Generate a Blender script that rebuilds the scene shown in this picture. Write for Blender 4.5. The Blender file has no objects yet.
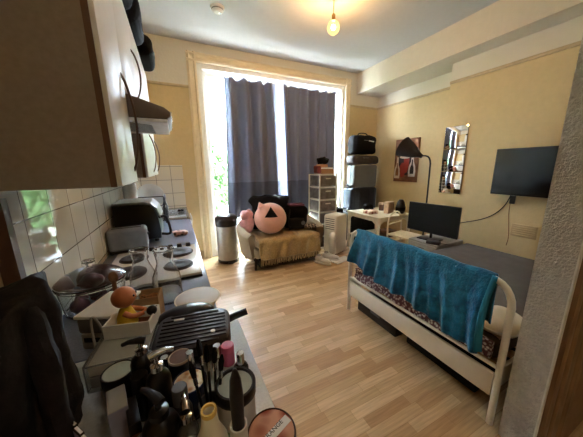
import bpy, bmesh, math, random
from mathutils import Vector, Matrix, Euler, noise
random.seed(7)
SC = bpy.context.scene
COL = SC.collection
PI = math.pi

# ------------------------------------------------------------------ materials
def lin(c):
    return tuple(((v/255)/12.92 if v/255 <= .04045 else ((v/255+.055)/1.055)**2.4) for v in c)

def mat(name, rgb, rough=.55, metal=0., var=.06, scale=18., bump=0., bscale=60., trans=0., ior=1.45, sheen=0., coat=0., stretch=None, emit=None, estr=0., dark=None, spec=None):
    m = bpy.data.materials.new(name); m.use_nodes = True
    nt = m.node_tree; N = nt.nodes; L = nt.links
    b = N['Principled BSDF']
    b.inputs['Roughness'].default_value = rough
    b.inputs['Metallic'].default_value = metal
    b.inputs['IOR'].default_value = ior
    b.inputs['Transmission Weight'].default_value = trans
    if spec is not None: b.inputs['Specular IOR Level'].default_value = spec
    if sheen: b.inputs['Sheen Weight'].default_value = sheen
    if coat: b.inputs['Coat Weight'].default_value = coat; b.inputs['Coat Roughness'].default_value = .08
    base = lin(rgb)
    tc = N.new('ShaderNodeTexCoord'); mp = N.new('ShaderNodeMapping'); L.new(tc.outputs['Object'], mp.inputs[0])
    if stretch: mp.inputs['Scale'].default_value = stretch
    nz = N.new('ShaderNodeTexNoise'); nz.inputs['Scale'].default_value = scale; nz.inputs['Detail'].default_value = 4
    L.new(mp.outputs[0], nz.inputs['Vector'])
    if trans > .5:
        b.inputs['Base Color'].default_value = (*base, 1)
    else:
        r = N.new('ShaderNodeValToRGB')
        lo = lin(dark) if dark else tuple(c*(1-var*2) for c in base)
        hi = base if dark else tuple(min(1, c*(1+var)) for c in base)
        r.color_ramp.elements[0].color = (*lo, 1); r.color_ramp.elements[0].position = .3
        r.color_ramp.elements[1].color = (*hi, 1); r.color_ramp.elements[1].position = .7
        L.new(nz.outputs['Fac'], r.inputs[0]); L.new(r.outputs[0], b.inputs['Base Color'])
    if bump:
        n2 = N.new('ShaderNodeTexNoise'); n2.inputs['Scale'].default_value = bscale; n2.inputs['Detail'].default_value = 3
        L.new(mp.outputs[0], n2.inputs['Vector'])
        bp = N.new('ShaderNodeBump'); bp.inputs['Strength'].default_value = bump; bp.inputs['Distance'].default_value = .01
        L.new(n2.outputs['Fac'], bp.inputs['Height']); L.new(bp.outputs[0], b.inputs['Normal'])
    if emit:
        b.inputs['Emission Color'].default_value = (*lin(emit), 1); b.inputs['Emission Strength'].default_value = estr
    return m

def wall_mat():
    m = mat('painted_wallpaper', (212, 188, 140), .7, bump=.25, bscale=45, var=.02)
    nt = m.node_tree; N = nt.nodes; L = nt.links; b = N['Principled BSDF']
    g = N.new('ShaderNodeNewGeometry'); s = N.new('ShaderNodeSeparateXYZ'); L.new(g.outputs['Position'], s.inputs[0])
    c = N.new('ShaderNodeMath'); c.operation = 'GREATER_THAN'; c.inputs[1].default_value = 2.67; L.new(s.outputs['Z'], c.inputs[0])
    old = b.inputs['Base Color'].links[0].from_socket
    mx = N.new('ShaderNodeMix'); mx.data_type = 'RGBA'
    L.new(c.outputs[0], mx.inputs[0]); L.new(old, mx.inputs[6]); mx.inputs[7].default_value = (*lin((220, 212, 194)), 1)
    L.new(mx.outputs[2], b.inputs['Base Color'])
    return m

def floor_mat():
    m = mat('beech_laminate', (200, 160, 110), .32, var=.05)
    nt = m.node_tree; N = nt.nodes; L = nt.links; b = N['Principled BSDF']
    tc = N.new('ShaderNodeTexCoord')
    br = N.new('ShaderNodeTexBrick'); L.new(tc.outputs['Object'], br.inputs['Vector'])
    br.inputs['Scale'].default_value = 1; br.inputs['Brick Width'].default_value = .42; br.inputs['Row Height'].default_value = .068
    br.inputs['Mortar Size'].default_value = .0009; br.inputs['Mortar Smooth'].default_value = .2; br.inputs['Bias'].default_value = 0
    br.offset = .37; br.offset_frequency = 2; br.squash = .8; br.squash_frequency = 3
    br.inputs['Color1'].default_value = (*lin((226, 196, 154)), 1)
    br.inputs['Color2'].default_value = (*lin((184, 146, 102)), 1)
    br.inputs['Mortar'].default_value = (*lin((165, 125, 82)), 1)
    mp = N.new('ShaderNodeMapping'); mp.inputs['Scale'].default_value = (2.2, 38, 1); L.new(tc.outputs['Object'], mp.inputs[0])
    nz = N.new('ShaderNodeTexNoise'); nz.inputs['Scale'].default_value = 2.2; nz.inputs['Detail'].default_value = 6; L.new(mp.outputs[0], nz.inputs['Vector'])
    rp = N.new('ShaderNodeValToRGB'); rp.color_ramp.elements[0].color = (.78, .74, .70, 1); rp.color_ramp.elements[1].color = (1.06, 1.05, 1.03, 1)
    rp.color_ramp.elements[0].position = .3; rp.color_ramp.elements[1].position = .65
    L.new(nz.outputs['Fac'], rp.inputs[0])
    mx = N.new('ShaderNodeMix'); mx.data_type = 'RGBA'; mx.blend_type = 'MULTIPLY'; mx.inputs[0].default_value = 1
    L.new(br.outputs['Color'], mx.inputs[6]); L.new(rp.outputs[0], mx.inputs[7]); L.new(mx.outputs[2], b.inputs['Base Color'])
    return m

def tile_mat(vert):   # glossy ceramic tiles; vert: which two axes carry the grid
    m = mat('glazed_tile', (226, 218, 200), .03, var=.02, spec=.6)
    nt = m.node_tree; N = nt.nodes; L = nt.links; b = N['Principled BSDF']
    g = N.new('ShaderNodeNewGeometry'); s = N.new('ShaderNodeSeparateXYZ'); L.new(g.outputs['Position'], s.inputs[0])
    cb = N.new('ShaderNodeCombineXYZ')
    L.new(s.outputs[vert], cb.inputs[0]); L.new(s.outputs['Z'], cb.inputs[1])
    mp = N.new('ShaderNodeMapping'); mp.inputs['Location'].default_value = (.07, -.93, 0); L.new(cb.outputs[0], mp.inputs[0])
    br = N.new('ShaderNodeTexBrick'); L.new(mp.outputs[0], br.inputs['Vector'])
    br.offset = 0; br.squash = 1
    br.inputs['Scale'].default_value = 1; br.inputs['Brick Width'].default_value = .2; br.inputs['Row Height'].default_value = .2
    br.inputs['Mortar Size'].default_value = .0028; br.inputs['Mortar Smooth'].default_value = .3
    br.inputs['Color1'].default_value = (*lin((228, 221, 204)), 1); br.inputs['Color2'].default_value = (*lin((222, 213, 194)), 1)
    br.inputs['Mortar'].default_value = (*lin((104, 96, 86)), 1)
    L.new(br.outputs['Color'], b.inputs['Base Color'])
    bp = N.new('ShaderNodeBump'); bp.invert = True; bp.inputs['Strength'].default_value = .5; bp.inputs['Distance'].default_value = .002
    L.new(br.outputs['Fac'], bp.inputs['Height']); L.new(bp.outputs[0], b.inputs['Normal'])
    return m

def pattern_mat(name, kind, c1, c2, scale, rough=.8):
    m = mat(name, c1, rough)
    nt = m.node_tree; N = nt.nodes; L = nt.links; b = N['Principled BSDF']
    tc = N.new('ShaderNodeTexCoord')
    if kind == 'checker':
        t = N.new('ShaderNodeTexChecker'); t.inputs['Scale'].default_value = scale
        t.inputs['Color1'].default_value = (*lin(c1), 1); t.inputs['Color2'].default_value = (*lin(c2), 1)
        L.new(tc.outputs['Object'], t.inputs[0]); L.new(t.outputs['Color'], b.inputs['Base Color'])
    else:
        t = N.new('ShaderNodeTexVoronoi') if kind == 'voronoi' else N.new('ShaderNodeTexWave')
        t.inputs['Scale'].default_value = scale
        L.new(tc.outputs['Object'], t.inputs['Vector'])
        if kind == 'wave': t.inputs['Distortion'].default_value = 3
        r = N.new('ShaderNodeValToRGB'); r.color_ramp.elements[0].color = (*lin(c1), 1); r.color_ramp.elements[1].color = (*lin(c2), 1)
        r.color_ramp.elements[0].position = .25; r.color_ramp.elements[1].position = .55
        L.new(t.outputs[0], r.inputs[0]); L.new(r.outputs[0], b.inputs['Base Color'])
    return m

M = {}
def mk(k, *a, **kw): M[k] = mat(k, *a, **kw)
M['wall'] = wall_mat(); M['floor'] = floor_mat(); M['tile_y'] = tile_mat('Y'); M['tile_x'] = tile_mat('X')
mk('ceiling', (188, 187, 184), .8, var=.015, bump=.06)
mk('beam', (214, 204, 184), .75, var=.015, bump=.06)
mk('rail', (198, 176, 138), .5)
mk('roughcast', (204, 196, 182), .85, var=.06, scale=40, bump=1.0, bscale=105)
[setattr(n.inputs['Distance'], 'default_value', .02) for n in M['roughcast'].node_tree.nodes if n.type == 'BUMP']
mk('bead', (226, 220, 206), .5)
mk('casing', (150, 118, 88), .4, var=.15, scale=4, stretch=(14, 14, 1))
mk('hall', (150, 120, 98), .7)
mk('gloss_white', (238, 234, 224), .25, var=.02)
mk('architrave', (232, 214, 178), .4, var=.02)
mk('skirting', (216, 194, 156), .5)
mk('pane', (255, 255, 255), .0, trans=1., ior=1.02)
mk('curtain_hem', (96, 104, 128), .75, var=.05, scale=140, bump=.15, bscale=400)
mk('curtain', (122, 132, 162), .75, var=.05, scale=140, bump=.15, bscale=400, sheen=.1)
mk('cab_side', (150, 137, 124), .6, var=.05, scale=60)
mk('cab_edge', (100, 70, 52), .5)
mk('cab_door', (232, 230, 224), .36, var=.015)
mk('bow', (96, 76, 62), .3, metal=.6)
mk('hood', (112, 100, 92), .45, metal=.3)
mk('hood_under', (226, 224, 220), .4, metal=.2)
mk('worktop', (136, 146, 170), .16, var=.10, scale=160)
mk('worktop_near', (206, 208, 208), .3, var=.06, scale=150)
mk('carcass', (206, 198, 182), .6)
mk('enamel', (236, 236, 234), .2, var=.01)
mk('plate_iron', (58, 50, 46), .6, var=.15)
mk('chrome', (205, 205, 208), .18, metal=1., var=.02)
mk('steel', (168, 166, 162), .34, metal=.9, var=.05)
mk('toaster', (150, 154, 160), .4, metal=.3)
mk('black', (13, 13, 15), .32, var=.1)
mk('black_matt', (15, 14, 15), .75, var=.15)
mk('black_cloth', (14, 13, 17), .85, var=.2, scale=30, bump=.12, bscale=90, spec=.2)
mk('jacket', (36, 32, 33), .8, var=.2, scale=30, bump=.15, bscale=90, spec=.3)
mk('black_lid', (36, 32, 33), .45, var=.1)
mk('grey_lid', (150, 150, 148), .35)
mk('glass', (250, 252, 253), .01, trans=.97, ior=1.46)
mk('clear_plastic', (236, 238, 240), .12, trans=.85, ior=1.15)
mk('onion', (104, 52, 62), .4, var=.3, scale=10)
mk('wood_spoon', (128, 88, 62), .6, var=.15)
mk('cream', (234, 228, 208), .5, var=.03)
mk('white', (232, 230, 224), .5, var=.03)
mk('paper', (238, 238, 236), .85, var=.02)
mk('china', (225, 225, 222), .2, var=.02)
mk('grey_plastic', (110, 110, 110), .5)
mk('pale_grey', (150, 146, 138), .55)
mk('crate_wood', (182, 146, 104), .7, var=.12)
M['nuts'] = pattern_mat('brown_pieces', 'voronoi', (60, 34, 20), (170, 116, 66), 90)
mk('orange_skin', (200, 122, 78), .55)
mk('yellow', (226, 186, 50), .5)
mk('rust', (116, 58, 34), .7)
mk('navy', (30, 40, 74), .25)
M['gold_lid'] = pattern_mat('cream_gold_lid', 'voronoi', (196, 140, 84), (232, 216, 190), 60, .4)
mk('sage', (160, 164, 148), .4)
mk('mint', (176, 192, 150), .5)
mk('tan', (190, 160, 130), .5)
mk('amber', (96, 58, 34), .3)
mk('pink', (214, 106, 150), .4)
mk('lilac', (142, 140, 162), .6)
mk('yellow_ring', (226, 190, 100), .4)
M['floral'] = pattern_mat('red_floral_print', 'voronoi', (150, 66, 40), (206, 150, 122), 26, .35)
mk('tin_rim', (60, 34, 28), .3, metal=.7)
mk('ink', (38, 34, 34), .6)
mk('sofa', (176, 160, 136), .85, var=.06, scale=120, bump=.15, bscale=300)
mk('throw', (186, 158, 108), .95, var=.12, scale=60, bump=.8, bscale=90, sheen=.3)
mk('fringe', (200, 180, 138), .95)
mk('dark_leg', (40, 30, 24), .5)
mk('plush', (228, 168, 150), .9, var=.03, sheen=.5, bump=.1)
mk('plush_b', (222, 160, 160), .9, var=.1, sheen=.5, bump=.4)
mk('maroon', (92, 42, 52), .8)
M['check'] = pattern_mat('black_white_check', 'checker', (30, 28, 28), (200, 190, 176), 28)
mk('drawer_frame', (226, 222, 210), .45)
mk('drawer_front', (128, 124, 118), .3, var=.2, scale=14, dark=(96, 88, 82))
mk('ac_white', (232, 226, 210), .45, var=.015)
mk('ac_grille', (92, 86, 78), .5)
mk('hose', (218, 212, 200), .5)
mk('book_red', (112, 44, 36), .6)
mk('cardboard', (168, 128, 84), .8, var=.06)
mk('parcel', (190, 150, 112), .7)
mk('bag_grey', (68, 60, 57), .8, var=.12, bump=.2)
mk('case_grey', (98, 99, 98), .4, var=.03)
mk('case_blue', (38, 44, 60), .45, var=.1)
mk('logo', (190, 186, 180), .5)
mk('table_white', (226, 214, 186), .4)
mk('canvas', (146, 98, 58), .7, scale=9, dark=(92, 56, 34))
mk('art_red', (150, 48, 28), .7)
mk('art_white', (220, 206, 190), .7)
mk('art_dark', (40, 24, 20), .7)
mk('shade', (54, 49, 46), .8)
mk('mirror', (240, 240, 236), .01, metal=1., var=0)
mk('screen', (7, 7, 9), .12, var=.02)
mk('screen_matt', (8, 8, 9), .45, spec=.25)
mk('vent', (188, 160, 116), .6)
mk('bed_white', (236, 230, 216), .35, var=.015)
mk('sheet', (84, 74, 66), .9, var=.10, scale=8, bump=.25, bscale=30)
mk('pink_sheet', (196, 164, 140), .9, var=.08)
M['blanket'] = pattern_mat('red_white_weave', 'voronoi', (204, 190, 184), (104, 70, 76), 48)
mk('towel', (30, 132, 176), .95, scale=16, bump=.8, bscale=70, sheen=.2, dark=(14, 88, 124))
mk('towel_hem', (48, 146, 186), .9, var=.05)
mk('drawer_dark', (52, 44, 40), .7, var=.15)
mk('pillow', (230, 220, 200), .85, var=.03)
mk('filament', (255, 220, 150), .3, emit=(255, 208, 150), estr=1150)
def globe_mat():
    m = bpy.data.materials.new('amber_globe'); m.use_nodes = True; N = m.node_tree.nodes; L = m.node_tree.links; N.clear()
    t = N.new('ShaderNodeBsdfTransparent'); t.inputs[0].default_value = (1, .93, .78, 1)
    e = N.new('ShaderNodeEmission'); e.inputs[0].default_value = (1, .62, .22, 1); e.inputs[1].default_value = 1.5
    lw = N.new('ShaderNodeTexNoise'); lw.inputs['Scale'].default_value = 30
    x = N.new('ShaderNodeMixShader'); x.inputs[0].default_value = .30; o = N.new('ShaderNodeOutputMaterial')
    L.new(t.outputs[0], x.inputs[1]); L.new(e.outputs[0], x.inputs[2]); L.new(x.outputs[0], o.inputs[0]); return m
M['globe'] = globe_mat()
mk('fill_glow', (255, 240, 215), .4, emit=(255, 236, 210), estr=9)  # emission of the added fill light behind the camera
mk('brass', (150, 120, 80), .35, metal=.7)
mk('leaf', (104, 142, 84), .7, var=.3, scale=1.2, spec=.2)
mk('bark', (80, 62, 46), .9)
mk('grass', (176, 172, 160), .9, var=.1, scale=2)

# ------------------------------------------------------------------ builders
class B:
    def __init__(s): s.bm = bmesh.new()
    def _tx(s, vs, c, rot=None):
        m = Matrix.Translation(Vector(c))
        if rot: m = m @ Euler(rot).to_matrix().to_4x4()
        bmesh.ops.transform(s.bm, matrix=m, verts=vs)
    def box(s, c, d, bev=0., rot=None, seg=2):
        t = bmesh.new()
        bmesh.ops.create_cube(t, size=1)
        bmesh.ops.scale(t, vec=Vector(d), verts=t.verts)
        if bev: bmesh.ops.bevel(t, geom=t.edges[:], offset=min(bev, min(d)*.49), segments=seg, affect='EDGES', profile=.5)
        s._merge(t, c, rot); return s
    def _merge(s, t, c=(0, 0, 0), rot=None):
        m = Matrix.Translation(Vector(c))
        if rot: m = m @ Euler(rot).to_matrix().to_4x4()
        bmesh.ops.transform(t, matrix=m, verts=t.verts)
        me = bpy.data.meshes.new('t'); t.to_mesh(me); t.free(); s.bm.from_mesh(me); bpy.data.meshes.remove(me)
    def sph(s, c, r, seg=24, ring=14, rot=None):
        if not hasattr(r, '__len__'): r = (r, r, r)
        t = bmesh.new(); bmesh.ops.create_uvsphere(t, u_segments=seg, v_segments=ring, radius=1)
        bmesh.ops.scale(t, vec=Vector(r), verts=t.verts); s._merge(t, c, rot); return s
    def lathe(s, prof, c=(0, 0, 0), n=28, rot=None, sc=(1, 1)):
        t = bmesh.new(); rings = []
        for r, z in prof:
            if r < 1e-6: rings.append([t.verts.new((0, 0, z))])
            else: rings.append([t.verts.new((r*sc[0]*math.cos(2*PI*i/n), r*sc[1]*math.sin(2*PI*i/n), z)) for i in range(n)])
        for a, b in zip(rings, rings[1:]):
            for i in range(n):
                j = (i+1) % n
                if len(a) == 1 and len(b) == 1: continue
                if len(a) == 1: t.faces.new((a[0], b[j], b[i]))
                elif len(b) == 1: t.faces.new((a[i], a[j], b[0]))
                else: t.faces.new((a[i], a[j], b[j], b[i]))
        bmesh.ops.recalc_face_normals(t, faces=t.faces); s._merge(t, c, rot); return s
    def tube(s, pts, r, n=10, smooth=0):
        P = [Vector(p) for p in pts]
        for _ in range(smooth):
            Q = [P[0]]
            for a, b in zip(P, P[1:]): Q += [a.lerp(b, .25), a.lerp(b, .75)]
            P = Q+[P[-1]]
        t = bmesh.new(); rings = []; up = None
        for i, p in enumerate(P):
            d = (P[min(i+1, len(P)-1)]-P[max(i-1, 0)]).normalized()
            if up is None:
                up = Vector((0, 0, 1)) if abs(d.z) < .9 else Vector((1, 0, 0))
            a = d.cross(up).normalized(); up = a.cross(d).normalized()
            rr = r[i*len(r)//len(P)] if hasattr(r, '__len__') else r
            rings.append([t.verts.new(p+a*rr*math.cos(2*PI*k/n)+up*rr*math.sin(2*PI*k/n)) for k in range(n)])
        for a, b in zip(rings, rings[1:]):
            for k in range(n): t.faces.new((a[k], a[(k+1) % n], b[(k+1) % n], b[k]))
        t.faces.new(rings[0]); t.faces.new(rings[-1][::-1])
        bmesh.ops.recalc_face_normals(t, faces=t.faces); s._merge(t); return s
    def prism(s, poly, axis, a, b, bev=0.):
        # poly in the two remaining axes (in order), extruded along axis from a to b
        t = bmesh.new()
        def v(p, q): 
            l = [p[0], p[1]]; l.insert(axis, q); return t.verts.new(l)
        A = [v(p, a) for p in poly]; C = [v(p, b) for p in poly]
        t.faces.new(A); t.faces.new(C[::-1]); n = len(poly)
        for i in range(n): t.faces.new((A[i], A[(i+1) % n], C[(i+1) % n], C[i]))
        bmesh.ops.recalc_face_normals(t, faces=t.faces)
        if bev: bmesh.ops.bevel(t, geom=t.edges[:], offset=bev, segments=2, affect='EDGES', profile=.5)
        s._merge(t); return s
    def sheet(s, fn, nu, nv, th=0.):
        t = bmesh.new()
        g = [[t.verts.new(fn(i/nu, j/nv)) for j in range(nv+1)] for i in range(nu+1)]
        for i in range(nu):
            for j in range(nv): t.faces.new((g[i][j], g[i+1][j], g[i+1][j+1], g[i][j+1]))
        bmesh.ops.recalc_face_normals(t, faces=t.faces)
        if th:
            t.normal_update()
            front = [v for r_ in g for v in r_]; nr = [v.normal.copy() for v in front]
            k = [[t.verts.new(g[i][j].co-g[i][j].normal*th) for j in range(nv+1)] for i in range(nu+1)]
            for i in range(nu):
                for j in range(nv): t.faces.new((k[i][j], k[i][j+1], k[i+1][j+1], k[i+1][j]))
            for i in range(nu):
                t.faces.new((g[i][0], k[i][0], k[i+1][0], g[i+1][0])); t.faces.new((g[i+1][nv], k[i+1][nv], k[i][nv], g[i][nv]))
            for j in range(nv):
                t.faces.new((g[0][j+1], k[0][j+1], k[0][j], g[0][j])); t.faces.new((g[nu][j], k[nu][j], k[nu][j+1], g[nu][j+1]))
            bmesh.ops.recalc_face_normals(t, faces=t.faces)
        s._merge(t); return s
    def jitter(s, amp, sc, seed=0):
        for v in s.bm.verts:
            v.co += noise.noise_vector(v.co*sc+Vector((seed, seed*2, 0)))*amp
        return s
    def done(s, name, m, parent=None, loc=(0, 0, 0), rot=(0, 0, 0), sharp=38):
        me = bpy.data.meshes.new(name); s.bm.to_mesh(me); s.bm.free()
        me.materials.append(M[m] if isinstance(m, str) else m)
        for p in me.polygons: p.use_smooth = True
        me.set_sharp_from_angle(angle=math.radians(sharp))
        o = bpy.data.objects.new(name, me); COL.objects.link(o)
        o.location = loc; o.rotation_euler = rot
        if parent: o.parent = parent
        return o

def tag(o, label, cat, group=None, kind=None):
    o['label'] = label; o['category'] = cat
    if group: o['group'] = group
    if kind: o['kind'] = kind
    return o
def thing(name, loc, label, cat, rz=0, group=None):
    o = bpy.data.objects.new(name, None); COL.objects.link(o)
    o.location = loc; o.rotation_euler = (0, 0, rz); o.empty_display_size = .1
    return tag(o, label, cat, group)
def st(o):
    o['kind'] = 'structure'; return o
def copy_tree(o, parent=None):
    c = o.copy(); COL.objects.link(c)
    if parent: c.parent = parent
    for ch in list(o.children): copy_tree(ch, c)
    return c

# ------------------------------------------------------------------ room shell
YB, H = 4.12, 3.27
XL, XR, XB = -.5, 3.98, 3.70
st(B().box(((XL+XR)/2, 1.4, -.05), (5.0, 6.2, .1)).done('floor', 'floor'))
st(B().box(((XL+XR)/2, 1.4, H+.05), (5.0, 6.2, .1)).done('ceiling', 'ceiling'))
st(B().box((XL-.06, 1.4, H/2), (.12, 5.7, H)).done('wall_left', 'wall'))
WX0, WX1, WZ = .42, 3.13, 3.02
wb = B()
wb.box(((XL-.12+WX0)/2, YB+.1, H/2), (WX0-XL+.12, .2, H))
wb.box(((WX1+XR+.12)/2, YB+.1, H/2), (XR+.12-WX1, .2, H))
wb.box(((WX0+WX1)/2, YB+.1, (WZ+H)/2), (WX1-WX0, .2, H-WZ))
st(wb.done('wall_back', 'wall'))
st(B().box((XR+.06, 2.2, H/2), (.12, 4.0, H)).done('wall_right', 'wall'))
st(B().box(((XB+XR)/2, (.48+2.43)/2, H/2), (XR-XB, 2.43-.48, H)).done('wall_chimney', 'wall'))
st(B().box(((3.41+XR)/2, (.48+YB)/2, (2.9+H)/2), (XR-3.41, YB-.48, H-2.9)).done('trim_beam', 'beam'))
# partition with the end facing the camera
pt = B().box(((1.51+XR)/2, .4125, H/2), (XR-1.51, .135, H))
st(pt.done('wall_partition', 'roughcast'))
st(B().tube([(1.51, .343, 0), (1.51, .343, H)], .006, 8).done('trim_corner_bead', 'bead'))
cs = B()
cs.prism([(1.53, .345), (1.53, .325), (1.545, .318), (1.56, .318), (1.565, .305), (1.60, .298), (1.61, .310), (1.63, .310), (1.64, .29), (1.66, .285), (1.66, .345)], 2, 0, 2.2)
st(cs.done('trim_door_casing', 'casing'))
st(B().box((2.05, .32, 1.05), (.76, .04, 2.1)).done('door_1', 'hall'))
st(B().box((1.0, -1.46, H/2), (3.4, .12, H)).done('wall_rear', 'wall'))
st(B().box((2.6, -.55, H/2), (.12, 1.75, H)).done('wall_hall', 'hall'))
# picture rails
def rail(name, p, q, ax):
    b = B(); c = [(p[i]+q[i])/2 for i in range(3)]; d = [abs(p[i]-q[i]) for i in range(3)]
    d = [max(x, .022) for x in d]; d[2] = .04
    b.box(c, d, .008); return st(b.done(name, 'rail'))
rail('trim_rail_left', (XL+.011, 1.0, 2.67), (XL+.011, YB, 2.67), 1)
rail('trim_rail_back', (XL, YB-.011, 2.67), (.30, YB-.011, 2.67), 0)
rail('trim_rail_corner', (3.24, YB-.011, 2.67), (XR, YB-.011, 2.67), 0)
rail('trim_rail_alcove', (XR-.011, 2.43, 2.67), (XR-.011, YB, 2.67), 1)
rail('trim_rail_breast', (XB-.011, .48, 2.65), (XB-.011, 2.43, 2.65), 1)
# skirting
def skirt(name, x0, x1, y0, y1):
    st(B().box(((x0+x1)/2, (y0+y1)/2, .075), (max(x1-x0, .02), max(y1-y0, .02), .15), .006).done(name, 'skirting'))
skirt('baseboard_back', .11, .30, YB-.02, YB); skirt('baseboard_corner', 3.24, XR, YB-.02, YB)
skirt('baseboard_alcove', XR-.02, XR, 2.43, YB-.02); skirt('baseboard_breast', XB-.02, XB, .48, 2.43)
# tiles
st(B().box((XL+.005, (1.0+YB)/2, (.9+1.55)/2), (.01, YB-1.0, .65)).done('wall_tiles_left', 'tile_y'))
st(B().box(((XL+.10)/2, YB-.005, (.9+1.55)/2), (.60, .01, .65)).done('wall_tiles_back', 'tile_x'))
st(B().box((XL+.02, .985, 1.16), (.04, .03, .52)).done('trim_tile_edge', 'cab_edge'))
# window: architrave, frame, panes
ar = B()
def arch_profile(x0, sgn):
    return [(x0, YB), (x0, YB-.02), (x0+sgn*.03, YB-.045), (x0+sgn*.05, YB-.03), (x0+sgn*.09, YB-.025), (x0+sgn*.105, YB-.05), (x0+sgn*.13, YB-.045), (x0+sgn*.13, YB)]
ar.prism(arch_profile(.295, 1), 2, 0, 3.14); 
st(ar.done('trim_architrave_left', 'architrave'))
st(B().prism(arch_profile(3.245, -1), 2, 0, 3.14).done('trim_architrave_right', 'architrave'))
ht = B(); ht.prism([(YB, 3.01), (YB-.045, 3.01), (YB-.05, 3.035), (YB-.025, 3.05), (YB-.03, 3.09), (YB-.045, 3.11), (YB-.02, 3.14), (YB, 3.14)], 0, .295, 3.245)
st(ht.done('trim_architrave_head', 'architrave'))
w = bpy.data.objects.new('window_1', None); COL.objects.link(w); st(w)
def wbar(name, x0, x1, z0, z1, y=4.235, d=.07): return B().box(((x0+x1)/2, y, (z0+z1)/2), (x1-x0, d, z1-z0), .006).done(name, 'gloss_white', w)
wbar('jamb', .42, .50, 0, 3.02, 4.22, .2); wbar('jamb', 3.05, 3.13, 0, 3.02, 4.22, .2)
wbar('head', .50, 3.05, 2.94, 3.02, 4.22, .2); wbar('sill', .50, 3.05, 0, .12, 4.22, .2)
wbar('mullion', 1.71, 1.85, .12, 2.94)
for a, b in ((.50, 1.71), (1.85, 3.05)):
    wbar('stile', a, a+.06, .12, 2.94); wbar('stile', b-.06, b, .12, 2.94)
    wbar('rail', a+.06, b-.06, 2.87, 2.94); wbar('rail', a+.06, b-.06, .12, .34)
    B().box(((a+b)/2, 4.24, 1.605), (b-a-.12, .006, 2.53)).done('pane', 'pane', w)
# ------------------------------------------------------------------ outside
st(B().box((2, 12, -.25), (30, 15, .1)).done('ground', 'grass'))
def leafy(name, c, r, n, label, seed):
    rnd = random.Random(seed)
    t = thing(name, (c[0], c[1], -.2), label, 'tree')
    B().tube([(0, 0, 0), (.1, 0, c[2]*.6), (0, .1, c[2]+r[2]*.5)], [.14, .1, .05], 8, 1).done('trunk', 'bark', t)
    b = bmesh.new()
    for i in range(n):
        u = Vector((rnd.gauss(0, 1), rnd.gauss(0, 1), rnd.gauss(0, 1))).normalized()*(rnd.random()**.4)
        p = Vector((u.x*r[0], u.y*r[1], c[2]+.2+u.z*r[2]))
        a = Vector((rnd.gauss(0, 1), rnd.gauss(0, 1), rnd.gauss(0, 1))).normalized(); q = a.orthogonal().normalized(); s = rnd.uniform(.10, .20)
        vs = [b.verts.new(p+a*s), b.verts.new(p+q*s*.5), b.verts.new(p-a*s), b.verts.new(p-q*s*.5)]
        b.faces.new(vs)
    me = bpy.data.meshes.new('foliage'); b.to_mesh(me); b.free(); me.materials.append(M['leaf'])
    o = bpy.data.objects.new('foliage', me); COL.objects.link(o); o.parent = t; o['kind'] = 'stuff'
leafy('garden_tree', (.3, 8.6, 1.2), (1.5, 1.0, 1.7), 5000, 'leafy green tree outside, seen through the left side of the window', 1)
leafy('garden_tree', (-2.75, 9.2, 1.2), (1.45, 1.1, 1.7), 3000, 'green tree outside seen mirrored in the glossy kitchen tiles', 2)
leafy('garden_tree', (3.35, 8.9, 1.2), (1.5, 1.1, 1.7), 5000, 'green tree outside behind the gap between the two curtains', 3)

# ------------------------------------------------------------------ curtains
def curtain(name, x0, x1, z0, z1, label, lean, seed, folds):
    rnd = random.Random(seed)
    t = thing(name, ((x0+x1)/2, 4.04, 0), label, 'curtain', 0, 'grey curtains at the window')
    xm = (x0+x1)/2
    def f(za, zb):
        def g(u, v):
            z = za+(zb-za)*v
            k = (z-z0)/(z1-z0)
            wv = math.sin(u*folds*2*PI+seed+.6*math.sin(3*u+seed)+.5*(1-k))
            l = x0+lean[0]*(1-k)**1.3; r = x1+lean[1]*(1-k)
            x = l+(r-l)*u + .012*math.sin(u*17+k*2)
            y = wv*(.044+.012*(1-k)) + .012*math.sin(u*23+k*3)
            dip = (.03*abs(math.sin(u*PI*6)) if k > .97 else 0)
            return (x-xm, y, z-dip*(k-.97)/.03)
        return g
    zh = 1.257
    B().sheet(f(zh, z1), 90, 60, .006).done('drape', 'curtain', t, sharp=80)
    B().sheet(f(z0, zh), 90, 24, .012).done('hem_panel', 'curtain_hem', t, sharp=80)
    n = 7
    for i in range(n):
        x = x0+(x1-x0)*(i+.5)/n-xm
        B().tube([(x, .02, z1-.05), (x, .03, z1+.03), (x+.008, .035, z1+.045)], .004, 6).done('hook', 'chrome', t)
    return t
curtain('curtain', .80, 1.645, .66, 2.86, 'left dark grey curtain, beside the bright uncovered glass', (-.07, .09), 1.2, 4)
curtain('curtain', 1.765, 2.82, .60, 2.86, 'right dark grey curtain, behind the drawer tower', (.06, .02), 4.4, 5)
tr = B().tube([(.5, 4.10, 2.905), (3.05, 4.10, 2.905)], .008, 8).done('curtain_wire', 'gloss_white')
tag(tr, 'thin white curtain wire along the window head', 'curtain wire')

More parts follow.
